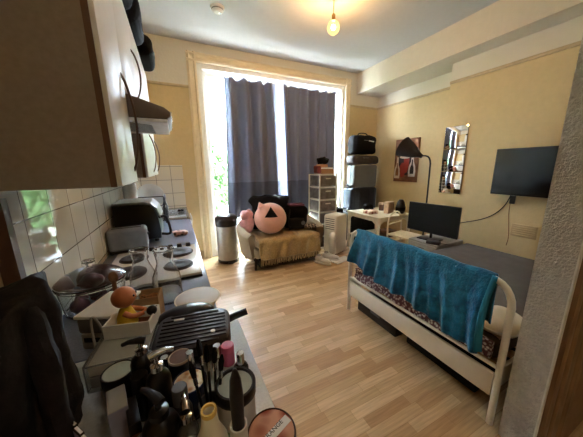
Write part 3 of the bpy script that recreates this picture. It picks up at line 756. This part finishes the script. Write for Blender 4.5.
B().tube([(.05, -.17, .26), (.075, -.155, .18), (.095, -.13, .10), (.10, -.12, .02)], .007, 6, 2).done('red_piping', 'maroon', t)
B().tube([(-.05, .03, .385), (.0, .0, .395), (.05, -.05, .385), (.07, -.09, .35)], .014, 10, 2).done('collar', 'black', t)

# ------------------------------------------------------------------ bin
t = thing('pedal_bin', (.655, 3.84, 0), 'stainless steel pedal bin with black lid under the window', 'bin')
B().lathe([(0, .03), (.163, .03), (.166, .06), (.166, .60), (0, .60)], n=40).done('body', 'steel', t)
B().lathe([(0, 0), (.165, 0), (.170, .01), (.170, .05), (.160, .055), (0, .055)], n=40).done('base', 'black', t)
B().lathe([(.165, .60), (.172, .605), (.176, .66), (.178, .70), (.172, .705), (.165, .70)], n=40).done('rim', 'black', t)
B().lathe([(.178, .70), (.174, .73), (.14, .765), (.06, .785), (0, .79), (0, .70)], n=40).done('lid', 'black_lid', t)
B().box((.0, -.185, .02), (.08, .05, .012), .004).done('pedal', 'black', t)

# ------------------------------------------------------------------ sofa
t = thing('loveseat', (1.475, 3.55, 0), 'small beige tub loveseat with curved back in front of the curtains', 'sofa')
def shell(u, v):
    a = PI*(1.17-1.34*u)
    cx, sn = math.cos(a), math.sin(a)
    X = .70*math.copysign(abs(cx)**.75, cx)
    Y = .36*abs(sn)**.65 if sn >= 0 else -.62*abs(sn)
    hgt = .60+.20*max(0, sn)**1.5-.10*max(0, -sn)
    if v < .4: k = v/.4; rr, z = .93+.09*k, .16+(hgt-.21)*k
    elif v < .6:
        q = (v-.4)/.2*PI; rr = 1.02-.09*(1-math.cos(q)); z = hgt-.05+.05*math.sin(q)
    else: k = (v-.6)/.4; rr, z = .84-.03*k, hgt-.05-(hgt-.25)*k
    return (X*rr, Y*rr+(-.0 if sn >= 0 else -.0), z)
sb = B().sheet(shell, 60, 30)
bmesh.ops.holes_fill(sb.bm, edges=[e for e in sb.bm.edges if e.is_boundary], sides=0)
sb.done('back', 'sofa', t, sharp=60)
B().box((0, -.05, .26), (1.10, .60, .17), .05, None, 4).done('seat_base', 'sofa', t)
B().box((0, -.07, .115), (1.0, .60, .12), .01).done('underside', 'black_matt', t)  # dark box added to stand in for the shade below seat and fringe
B().box((0, -.06, .40), (1.06, .60, .12), .045, None, 4).done('seat_cushion', 'sofa', t)
for sx in (-.52, .52):
    for sy in (-.29, .24): B().tube([(sx, sy, .19), (sx*1.04, sy*1.04, 0)], [.024, .016], 10).done('leg', 'dark_leg', t)
# throw
t = thing('fringed_throw', (1.475, 3.55, 0), 'tan knitted throw with a fringe covering the loveseat seat and front', 'throw')
def thr(u, v):
    x = -.49+1.0*u
    wob = .008*math.sin(x*40+v*9)+.006*math.sin(x*23)
    L = v*.86
    if L < .46: y, z = .10-L, .472+wob
    elif L < .56:
        q = (L-.46)/.10*PI/2; y, z = -.36-.05*math.sin(q), .472-.05*(1-math.cos(q))+wob
    else: y, z = -.41+wob*1.5, .422-(L-.56)*.82
    return (x+.012*math.sin(v*7), y, z)
B().sheet(thr, 70, 40, .014).done('blanket', 'throw', t, sharp=180)
fb = B()
for i in range(58):
    x = -.485+.99*i/57
    fb.tube([(x, -.412, .185), (x+random.uniform(-.006, .006), -.414, .14), (x+random.uniform(-.012, .012), -.412, random.uniform(.085, .105))], .0055, 5)
f = fb.done('fringe', 'fringe', t); f['kind'] = 'stuff'
# pink plush
t = thing('round_cushion', (1.27, 3.47, .472), 'big pink ball-shaped plush cushion with a black triangle ear', 'cushion')
B().sph((0, 0, .262), (.265, .255, .258), 40, 26).done('body', 'plush', t)
def ear(u, v):
    az = math.radians(-106)+math.radians(23)*(2*u-1)*(1-v*.97); el = math.radians(14+40*v)
    d = Vector((math.cos(az)*math.cos(el)*.265, math.sin(az)*math.cos(el)*.255, math.sin(el)*.265))
    return tuple(Vector((0, 0, .262))+d*1.03)
tri = B().sheet(ear, 12, 12, .012)
tri.done('black_ear', 'black_cloth', t); t.scale = (.95, .95, .94)
B().prism([(-.22, .44), (-.10, .50), (-.19, .55)], 1, -.06, .0, .01).done('pink_ear', 'plush', t)
# pink plush toy behind, black jacket, backpack, check cloth
o = B().sph((0, 0, .16), (.11, .10, .16), 24, 16).sph((-.05, -.02, .30), (.07, .07, .07), 18, 12).sph((.04, .0, .31), (.06, .06, .07), 18, 12).jitter(.03, 9, 3).done('plush_toy', 'plush_b', None, (.945, 3.63, .475))
tag(o, 'ruffled pink soft toy squeezed behind the pink ball cushion', 'soft toy')
o = soft('folded_jacket', (0, 0, .285), (.66, .20, .54), 'black_cloth', 6, .085, 5, None, None, (1.40, 3.80, .475)); tag(o, 'black jacket heaped along the back of the loveseat', 'jacket')
t = thing('backpack', (1.74, 3.58, .488), 'black backpack on the loveseat beside the pink cushion', 'backpack', math.radians(-12))
soft('body', (0, 0, .20), (.42, .28, .38), 'black_cloth', 7, .03, 7, None, t)
soft('front_pocket', (0, -.15, .11), (.26, .08, .18), 'black_matt', 8, .012, 9, None, t)
soft('top_panel', (.02, -.02, .40), (.26, .16, .035), 'maroon', 2, .012, 9, None, t)
B().tube([(-.12, -.19, .02), (-.14, -.17, .16), (-.10, -.12, .34)], .012, 8, 2).done('strap', 'black', t)
B().lathe([(0, 0), (.03, 0), (.035, .006), (.03, .014), (0, .016)], (.10, -.19, .12), 16, (PI/2, 0, 0)).done('buckle', 'grey_plastic', t)
o = B().sheet(lambda u, v: (.22*(u-.5), .17*(v-.5), .035+.02*math.sin(u*7)*math.cos(v*5)), 16, 14, .02).done('checked_cloth', M['check'], None, (1.97, 3.38, .492), (.05, -.05, .4))
tag(o, 'black and white checked cloth at the right end of the loveseat', 'cloth')
# shoes, flat sheet
def shoe(loc, rz, label):
    t = thing('trainer_shoe', loc, label, 'shoe', rz, 'white trainers by the loveseat')
    B().prism([(-.05, .0), (-.055, .10), (-.03, .13), (.0, .12), (.04, .14), (.05, .07), (.04, 0), (.05, -.10), (.03, -.15), (-.01, -.155), (-.045, -.11)], 2, 0, .03, .008).done('sole', 'white', t)
    b = B().sph((0, -.05, .05), (.047, .10, .045)).sph((0, .05, .07), (.044, .075, .06)); b.done('upper', 'white', t)
    B().lathe([(.022, .118), (.034, .125), (.036, .132), (.024, .132), (.022, .118)], (0, .06, 0), 16).done('opening', 'pale_grey', t)
    B().tube([(-.02, -.03, .098), (.02, -.02, .104), (-.02, .0, .112), (.02, .01, .118)], .004, 6).done('laces', 'paper', t)
    return t
shoe((1.955, 3.03, 0), .5, 'white trainer on the floor at the loveseat corner, nearer the camera')
shoe((2.15, 3.10, 0), .9, 'white trainer tucked against the hose of the white air conditioner')
o = B().box((0, 0, .006), (.36, .16, .012), .003).done('flat_board', 'white', None, (2.30, 3.0, 0), (0, 0, .25)); tag(o, 'flat white board lying on the floor before the air conditioner', 'board')

# ------------------------------------------------------------------ drawer tower + boxes
t = thing('drawer_tower', (2.43, 3.79, 0), 'tall tower of translucent plastic drawers beside the window', 'drawer tower'); t.scale = (1.08, 1, 1.03)
fr = B()
for sx in (-.165, .165):
    for sy in (-.185, .185): fr.box((sx, sy, .66), (.022, .022, 1.32), .004)
for k in range(7): fr.box((0, 0, .02+.2167*k), (.35, .39, .018), .004)
fr.done('frame', 'drawer_frame', t)
for k in range(6):
    z = .128+.2167*k
    d = B().box((0, -.005, z), (.306, .36, .178), .01).done('drawer', 'drawer_front', t)
    B().box((0, -.188, z+.045), (.10, .012, .018), .004).done('handle', 'drawer_frame', d)
o = B().box((0, 0, .04), (.27, .24, .08), .004).done('shoe_box', 'cardboard', None, (2.45, 3.78, 1.375), (0, 0, .05)); tag(o, 'brown cardboard box directly on top of the drawer tower', 'box')
t = thing('book', (2.44, 3.77, 1.455), 'thick dark red book lying on the cardboard box', 'book', -.1); B().box((0, 0, .018), (.25, .18, .036), .003).done('cover', 'book_red', t); B().box((.004, -.004, .018), (.246, .178, .026)).done('pages', 'paper', t)
t = thing('parcel_box', (2.40, 3.77, 1.491), 'small pale parcel on the dark red book', 'parcel', .2); B().box((0, 0, .025), (.17, .12, .05), .003).done('carton', 'parcel', t); B().box((0, 0, .0505), (.172, .03, .001)).done('tape', 'cream', t)
o = soft('woolly_hat', (0, 0, .05), (.20, .15, .11), 'black_cloth', 3, .03, 11, None, None, (2.42, 3.78, 1.551)); tag(o, 'dark knitted hat on top of the pile on the drawer tower', 'hat')
o = soft('red_pouch', (0, 0, .06), (.06, .16, .13), 'book_red', 5, .015, 12, None, None, (2.268, 3.72, 1.390)); tag(o, 'dark red pouch at the left edge of the drawer tower top', 'pouch')
# ------------------------------------------------------------------ air conditioner
t = thing('air_conditioner', (2.44, 3.37, 0), 'white upright portable air conditioner with dark grille', 'air conditioner', math.radians(20))
B().box((0, 0, .36), (.34, .28, .68), .045, None, 4).done('body', 'ac_white', t)
for i in range(6): B().box((-.171, -.0, .46+.035*i), (.006, .19, .012), .002).done('louvre', 'ac_grille', t)
B().box((0, -.141, .60), (.2, .004, .05), .001).done('control_panel', 'cream', t)
for sx in (-.11, .11):
    for sy in (-.09, .09): B().sph((sx, sy, .016), .016, 12, 8).done('castor', 'black', t)
hs = B(); pts = [(-.12, -.06, .36), (-.22, -.09, .36), (-.27, -.12, .27), (-.25, -.12, .15), (-.23, -.11, .075)]
hs.tube(pts, .062, 18, 2); hs.done('hose', 'hose', t)

# ------------------------------------------------------------------ suitcases
def case(name, z, d, m, label, wheels=True, yy=3.86, x=3.38, rib=True):
    t = thing(name, (x, yy, z), label, 'suitcase', 0, 'suitcases in the corner stack')
    B().box((0, 0, d[2]/2), d, .045, None, 4).done('shell', m, t)
    if rib:
        for i in range(5): B().box((-d[0]*.36+d[0]*.18*i, -d[1]/2-.002, d[2]/2), (.018, .012, d[2]*.78), .005).done('rib', m, t)
    B().box((0, 0, d[2]/2), (d[0]+.008, .016, d[2]+.002), .005).done('zip', 'black', t)
    B().tube([(d[0]*.5, -.05, d[2]*.35), (d[0]*.5+.03, -.05, d[2]*.38), (d[0]*.5+.03, -.05, d[2]*.62), (d[0]*.5, -.05, d[2]*.65)], .009, 8, 1).done('handle', 'black', t)
    if wheels:
        for sy in (-.07, .07): B().lathe([(0, -.012), (.022, -.012), (.022, .012), (0, .012)], (-d[0]/2-.018, sy, .05), 14, (PI/2, 0, 0)).done('wheel', 'black', t)
    return t
case('suitcase', 0, (.70, .28, .62), 'black_matt', 'black suitcase at the bottom of the stack behind the white table')
case('suitcase', .62, (.66, .28, .46), 'case_blue', 'dark blue suitcase in the stack, under the grey one')
case('suitcase', 1.08, (.58, .26, .445), 'case_grey', 'smooth grey hard suitcase in the middle of the stack', rib=False, x=3.41)
t = bag('laptop_bag', (3.40, 3.86, 1.529), (.66, .27, .175), 'grey-brown soft bag lying on the grey suitcase', 'bag', 'bag_grey', 3, False)
t = bag('sports_bag', (3.38, 3.86, 1.72), (.58, .26, .36), 'black sports bag with a small pale mark on top of the stack', 'bag', 'black_cloth', 8, True)
B().box((.10, -.146, .25), (.13, .006, .02), .002, (0, .12, 0)).done('mark', 'logo', t)

# ------------------------------------------------------------------ white table, things on it
t = thing('side_table', (3.19, 3.14, 0), 'white table with a lower shelf in front of the suitcase stack', 'table')
B().box((0, 0, .685), (.76, .78, .03), .008).done('tabletop', 'table_white', t)
for sx in (-.35, .35):
    for sy in (-.36, .36): B().box((sx, sy, .335), (.045, .045, .67), .008).done('leg', 'table_white', t)
B().box((0, 0, .26), (.70, .72, .022), .006).done('shelf', 'table_white', t)
ap = [(-.33, .67), (-.33, .50), (-.30, .58), (-.24, .62), (.24, .62), (.30, .58), (.33, .50), (.33, .67)]
B().prism(ap, 1, -.372, -.352).done('apron', 'table_white', t)
ap2 = [(-.345, .67), (-.345, .50), (-.31, .58), (-.25, .62), (.25, .62), (.31, .58), (.345, .50), (.345, .67)]
B().prism(ap2, 0, -.372, -.352).done('apron', 'table_white', t)
# chair
t = thing('metal_chair', (3.12, 2.50, 0), 'white chair with curved tube back beside the white table', 'chair', math.radians(8))
B().box((0, 0, .45), (.38, .36, .025), .012).done('seat', 'table_white', t)
B().tube([(-.17, .17, 0), (-.18, .175, .45), (-.18, .19, .62), (-.10, .2, .76), (.10, .2, .80), (.18, .19, .66), (.18, .175, .45), (.17, .17, 0)], .013, 10, 2).done('back_frame', 'table_white', t)
for sx in (-.17, .17): B().tube([(sx, -.16, .44), (sx*1.05, -.17, 0)], .013, 10).done('leg', 'table_white', t)
B().tube([(-.17, .185, .60), (.18, .185, .62)], .01, 8).done('back_rail', 'table_white', t)
Zt = .70
o = B().box((0, 0, .10), (.18, .08, .20), .004).done('carton', 'tan', None, (3.27, 2.98, Zt), (0, 0, .2)); tag(o, 'pale upright carton on the white table', 'carton')
t = thing('speaker', (3.43, 2.88, Zt), 'small black egg-shaped speaker on the white table', 'speaker'); t.scale = (1.15, 1.15, 1.25); B().lathe([(0, 0), (.05, 0), (.065, .03), (.068, .09), (.05, .16), (.025, .19), (0, .195)]).done('body', 'black', t); B().lathe([(.066, .04), (.0695, .05), (.0695, .08), (.067, .09)]).done('grille', 'black_cloth', t)
o = soft('snack_packet', (0, 0, .03), (.22, .16, .06), pattern_mat('red_white_print', 'voronoi', (150, 66, 52), (226, 200, 176), 16, .4), 4, .014, 14, None, None, (2.98, 3.10, Zt)); tag(o, 'red and cream packets lying at the left of the white table', 'packet')
o = soft('black_pouch', (0, 0, .06), (.20, .12, .12), 'black_cloth', 5, .02, 12, None, None, (3.16, 3.36, Zt)); tag(o, 'black pouch at the back of the white table', 'pouch')
t = thing('coffee_jar', (3.36, 3.24, Zt), 'brown jar behind the pale carton on the white table', 'jar'); B().lathe([(0, 0), (.045, 0), (.045, .11), (0, .11)]).done('body', 'amber', t); B().lathe([(0, .11), (.047, .11), (.047, .14), (0, .14)]).done('lid', 'tan', t)
o = soft('dark_bowl', (0, 0, .06), (.30, .24, .12), 'amber', 3, .01, 9, None, None, (3.26, 2.98, .288)); o.name = 'wicker_basket'; tag(o, 'dark basket on the lower shelf of the white table', 'basket')
bag('travel_bag', (2.755, 3.80, 0), (.18, .30, .72), 'black bag standing between drawer tower and suitcase stack', 'bag', 'black_cloth', 2)
bag('gym_bag', (2.70, 2.96, 0), (.18, .30, .30), 'black bag on the floor at the front of the white table', 'bag', 'black_cloth', 6)

# ------------------------------------------------------------------ floor lamp
t = thing('floor_lamp', (3.58, 2.52, 0), 'black floor lamp with a conical shade, behind the monitor', 'floor lamp')
B().lathe([(0, 0), (.11, 0), (.115, .01), (.11, .02), (.02, .03), (0, .03)], (0, 0, 0), 32).done('base', 'black', t)
B().tube([(0, 0, .02), (0, 0, 1.50), (0, .02, 1.60), (0, .07, 1.645), (0, .17, 1.655)], .012, 10, 1).done('pole', 'black', t)
ax = Vector((-.10, .36, .20)).normalized()
q = Vector((0, 0, 1)).rotation_difference(ax).to_euler()
B().lathe([(0, -.03), (.03, -.03), (.035, .0), (.05, .04), (.0, .045)], (0, .19, 1.655), 20, q).done('lamp_socket', 'black_lid', t)
B().lathe([(.045, .03), (.085, .10), (.165, .33), (.167, .335), (.160, .333), (.08, .10), (.042, .035), (.045, .03)], (0, .19, 1.655), 32, q).done('lamp_shade', 'shade', t)
B().sph((-.03, .27, 1.70), .032, 16, 10).done('bulb', 'white', t)

# ------------------------------------------------------------------ picture
t = thing('canvas_picture', (XR-.014, 3.29, 1.2), 'brown abstract canvas with white bottles and red on the alcove wall', 'picture')
B().box((0, 0, .395), (.024, .52, .79), .004).done('canvas', 'canvas', t)
def flatshape(poly, m, x, nm): B().prism(poly, 0, x-.0015, x).done(nm, m, t)
def blob(cy, cz, ry, rz, n=18): return [(cy+ry*math.cos(2*PI*i/n), cz+rz*math.sin(2*PI*i/n)) for i in range(n)]
def bottle(cy, z0, h, r): 
    L = [(r, 0), (r*1.15, h*.2), (r, h*.45), (r*.4, h*.65), (r*.35, h), ]
    return [(cy+a, z0+b) for a, b in L]+[(cy-a, z0+b) for a, b in reversed(L)]
flatshape(blob(.0, .42, .18, .30), 'art_dark', -.0125, 'painted_shape'); flatshape(blob(-.02, .40, .06, .24), 'art_red', -.014, 'painted_shape')
flatshape(blob(.06, .22, .07, .14), 'art_red', -.0142, 'painted_shape')
flatshape(bottle(-.15, .10, .42, .068), 'art_white', -.0155, 'painted_bottle'); flatshape(bottle(.18, .06, .40, .06), 'art_white', -.0155, 'painted_bottle')
flatshape(bottle(-.15, .15, .26, .036), 'art_dark', -.0165, 'painted_bottle'); flatshape(bottle(.18, .11, .24, .03), 'canvas', -.0165, 'painted_bottle')
flatshape(blob(.02, .46, .12, .03), 'art_white', -.016, 'painted_shape')
# ------------------------------------------------------------------ mirror tiles
for k, lb in enumerate(('bottom', 'middle', 'top')):
    t = thing('mirror_tile', (XB-.008, 2.255, 1.085+.321*k), lb+' square mirror tile of the column of three on the chimney breast', 'mirror', 0, 'mirror tiles on the chimney breast')
    B().box((0, 0, .159), (.010, .316, .316)).done('backing', 'grey_plastic', t)
    B().box((-.0058, 0, .159), (.0016, .312, .312), .0006).done('glass', 'mirror', t)

# ------------------------------------------------------------------ TV
t = thing('television', (3.60, 1.20, 1.14), 'black flat television mounted on the chimney breast wall', 'television')
B().box((0, 0, .272), (.045, .95, .545), .008).done('housing', 'black', t)
B().box((-.0232, 0, .278), (.002, .925, .515)).done('screen', 'screen', t)
B().box((.06, 0, .25), (.075, .22, .22), .004).done('mount', 'black_matt', t)
o = B().box((0, 0, .05), (.03, .05, .10), .006).done('media_box', 'black', None, (3.665, 1.47, 1.03)); tag(o, 'small black box hanging just under the television', 'media box')
def cable(name, pts, label, m='ink', r=.006): tag(B().tube(pts, r, 8, 3).done(name, m), label, 'cable')
cable('hanging_cord', [(3.685, 1.50, 1.14), (3.69, 1.54, 1.0), (3.69, 1.64, .86), (3.69, 1.80, .76), (3.66, 1.97, .70), (3.5, 2.1, .64), (3.3, 2.15, .53)], 'dark cable sagging from the television towards the monitor')
cable('hanging_cord', [(3.688, 1.49, 1.14), (3.69, 1.50, .95), (3.69, 1.47, .75), (3.69, 1.45, .60), (3.685, 1.46, .5)], 'thin brown cable dropping straight down beside the vent', 'canvas', .004)
t = thing('wall_vent', (XB, 1.32, .64), 'beige louvred vent low on the chimney breast under the television', 'vent')
B().box((-.008, 0, .075), (.016, .24, .15), .004).done('frame', 'vent', t)
for i in range(5): B().box((-.018, 0, .025+.025*i), (.006, .21, .012), .002, (0, .5, 0)).done('slat', 'vent', t)
t = thing('door_stop_peg', (XB, 1.085, .735), 'small black knob on the wall right of the vent', 'knob'); B().lathe([(0, 0), (.02, 0), (.012, .015), (.024, .03), (.02, .045), (0, .05)], (0, 0, 0), 18, (0, -PI/2, 0)).done('body', 'black', t)

# ------------------------------------------------------------------ monitor on grey drawer box
t = thing('bedside_box', (3.20, 2.06, 0), 'low grey drawer box at the far side of the bed, under the monitor', 'box')
B().box((0, 0, .245), (.56, .42, .49), .006).done('body', 'pale_grey', t)
for z in (.13, .36):
    d = B().box((-.283, 0, z), (.012, .39, .21), .004).done('drawer', 'pale_grey', t); B().box((-.292, 0, z+.05), (.01, .1, .014), .003).done('handle', 'grey_plastic', d)
t = thing('monitor', (3.12, 2.09, .49), 'black computer monitor standing on the grey drawer box', 'monitor', math.radians(4))
B().box((0, 0, .29), (.03, .70, .41), .006).done('housing', 'black', t); B().box((-.016, 0, .293), (.002, .68, .385)).done('screen', 'screen_matt', t)
B().tube([(.02, 0, .02), (.025, 0, .28)], .018, 10).done('neck', 'black', t); B().box((.0, 0, .008), (.20, .26, .016), .006).done('foot', 'black', t)
t = thing('game_controller', (2.965, 1.93, .49), 'dark clutter of adapters and leads below the monitor', 'adapter', .4); B().box((0, 0, .022), (.09, .16, .044), .01).done('body', 'black_lid', t); B().tube([(0, -.08, .02), (.05, -.14, .012), (.12, -.16, .006)], .005, 6, 2).done('lead', 'black', t)
t.name = 'power_adapter'; t['label'] = 'dark power adapter lying below the monitor'

# ------------------------------------------------------------------ bed
BX = 1.535
t = thing('double_bed', (BX, 1.19, 0), 'white metal-framed double bed with its foot end facing the room', 'bed')
r = .0175
fp = [(0, -.655, 0), (0, -.655, .74), (0, -.645, .81), (0, -.61, .865), (0, -.55, .89), (0, .55, .89), (0, .61, .865), (0, .645, .81), (0, .655, .74), (0, .655, 0)]
B().tube(fp, r, 14, 1).done('foot_frame', 'bed_white', t)
B().box((0, 0, .255), (.026, 1.275, .15), .006).done('foot_panel', 'bed_white', t)
B().tube([(0, -.64, .375), (0, .64, .375)], .012, 10).done('foot_rail', 'bed_white', t)
for s in (-1, 1):
    B().box((.98, s*.645, .30), (1.93, .022, .13), .005).done('side_rail', 'bed_white', t)
B().box((1.96, 0, .30), (.022, 1.27, .13), .005).done('head_rail', 'bed_white', t)
for q in (-.645, .645): B().box((1.95, q, .19), (.04, .04, .38), .006).done('leg', 'bed_white', t)
for i in range(14): B().box((.12+.135*i, 0, .335), (.07, 1.27, .016)).done('slat', 'crate_wood', t)
t = thing('mattress', (BX+.99, 1.19, .345), 'mattress covered in a dark brown sheet on the white bed', 'mattress')
soft('body', (0, 0, .072), (1.86, 1.22, .135), 'sheet', 4, .010, 4, None, t)
# folded blanket and pale sheet at the foot
o = B().sheet(lambda u, v: (BX+.040+.02*v+.010*math.sin(u*19+v*4), .60+1.19*u, .375+.11*v+.010*math.sin(u*13)), 60, 10, .035).done('patterned_blanket', M['blanket'])
tag(o, 'red and white patterned blanket tucked behind the bed foot rail', 'blanket')
o = B().sheet(lambda u, v: (BX+.085+.20*v+.008*math.sin(u*15), .60+1.18*u, .455+.10*min(1, v*2.2)+.018*math.sin(u*21+v*3)*v), 60, 10, .04).done('pink_duvet', 'pink_sheet')
tag(o, 'pale pinkish bedding bunched at the foot of the mattress', 'bedding')
t = thing('pillow', (1.76, .655, .465), 'white pillow at the bed corner near the partition wall', 'pillow', .3)
b = B().sph((0, 0, .07), (.155, .115, .07), 28, 18); b.jitter(.016, 10, 4); b.done('cushion', 'pillow', t, sharp=180)
B().tube([(.156*math.cos(i*PI/10), .116*math.sin(i*PI/10), .07) for i in range(21)], .005, 6).jitter(.016, 10, 4).done('piping', 'white', t)
# under-bed boxes
for (y0, y1, x0, lb, m) in ((1.30, 1.80, 1.62, 'dark fabric storage box under the bed at its far corner', 'drawer_dark'), (.68, 1.22, 1.66, 'black storage box under the bed near the front leg', 'black_matt')):
    t = thing('underbed_box', (x0+.25, (y0+y1)/2, 0), lb, 'storage box', 0, 'storage boxes under the bed')
    B().box((0, 0, .075), (.5, y1-y0, .15), .01).done('body', m, t); B().box((0, 0, .156), (.51, y1-y0+.01, .014), .004).done('lid', m, t)
    B().box((-.253, 0, .09), (.008, .12, .03), .003).done('handle', 'grey_plastic', t)
# towel
t = thing('bath_towel', (BX, 1.19, 0), 'teal bath towel draped over the bed foot rail', 'towel')
def tw(x_in):
    def g(u, v):
        y = -.565+1.125*u            # near (-) to far (+)
        Lf = .47-.14*u+.012*math.sin(u*11)      # front hang length
        Lb = .30
        tot = Lf+Lb+.075
        s = v*tot
        fold = (.016*math.sin(u*38+math.sin(u*9)*1.5)+.010*math.sin(u*71))
        R = .024
        if s < Lf:
            k = 1-s/Lf
            return (-R-.012*k-(fold+.012)*min(1, 1.2*k)*1.2, y+.02*math.sin(k*3+u*5)+(.0 if u < .9 else .04*k*(u-.9)*10), .892-(Lf-s))
        s -= Lf
        if s < .075:
            a = PI-PI*s/.075
            return (R*math.cos(a), y, .892+R*math.sin(a)+.004*math.sin(u*30))
        s -= .075
        return (R+.010*s/Lb+abs(fold)*s/Lb, y, .892-s)
    return g
B().sheet(tw(0), 170, 60, .009).done('cloth', 'towel', t, sharp=180)
B().sheet(lambda u, v: tuple(Vector(tw(0)(.0+.022*u-.012, .02+.56*v))+Vector((-.008, -.004, 0))), 3, 40, .006).done('hem', 'towel_hem', t, sharp=180)
# small objects on floor near window wall
st(B().box((.20, YB-.035, .10), (.10, .02, .12), .004).done('trim_pipe_box', 'casing'))

# ------------------------------------------------------------------ light, world, camera
wd = bpy.data.worlds.new('daylight'); SC.world = wd; wd.use_nodes = True
N = wd.node_tree.nodes; L = wd.node_tree.links
bg = N['Background']; bg.inputs['Color'].default_value = (.72, .86, 1, 1); bg.inputs['Strength'].default_value = 36
ld = bpy.data.lights.new('window_portal', 'AREA'); ld.shape = 'RECTANGLE'; ld.size = 2.7; ld.size_y = 2.95; ld.cycles.is_portal = True
lo = bpy.data.objects.new('window_portal', ld); COL.objects.link(lo); lo.location = (1.775, 4.36, 1.5); lo.rotation_euler = (-PI/2, 0, 0)
cam = bpy.data.cameras.new('camera'); cam.sensor_width = 36; cam.lens = 36*240/583; cam.clip_start = .02
co = bpy.data.objects.new('camera', cam); COL.objects.link(co); SC.camera = co
pi_, ya, ro = .21114343, .44049155, -.01195254
fw = Vector((math.sin(ya)*math.cos(pi_), math.cos(ya)*math.cos(pi_), -math.sin(pi_)))
rt = Vector((math.cos(ya), -math.sin(ya), 0)); up = rt.cross(fw)
r2 = rt*math.cos(ro)+up*math.sin(ro); u2 = -rt*math.sin(ro)+up*math.cos(ro)
m = Matrix((r2, u2, -fw)).transposed().to_4x4(); m.translation = (0, 0, 1.5)
co.matrix_world = m
SC.view_settings.view_transform = 'Standard'; SC.view_settings.look = 'None'; SC.view_settings.gamma = 1; SC.view_settings.use_curve_mapping = False
SC.view_settings.exposure = 1.25
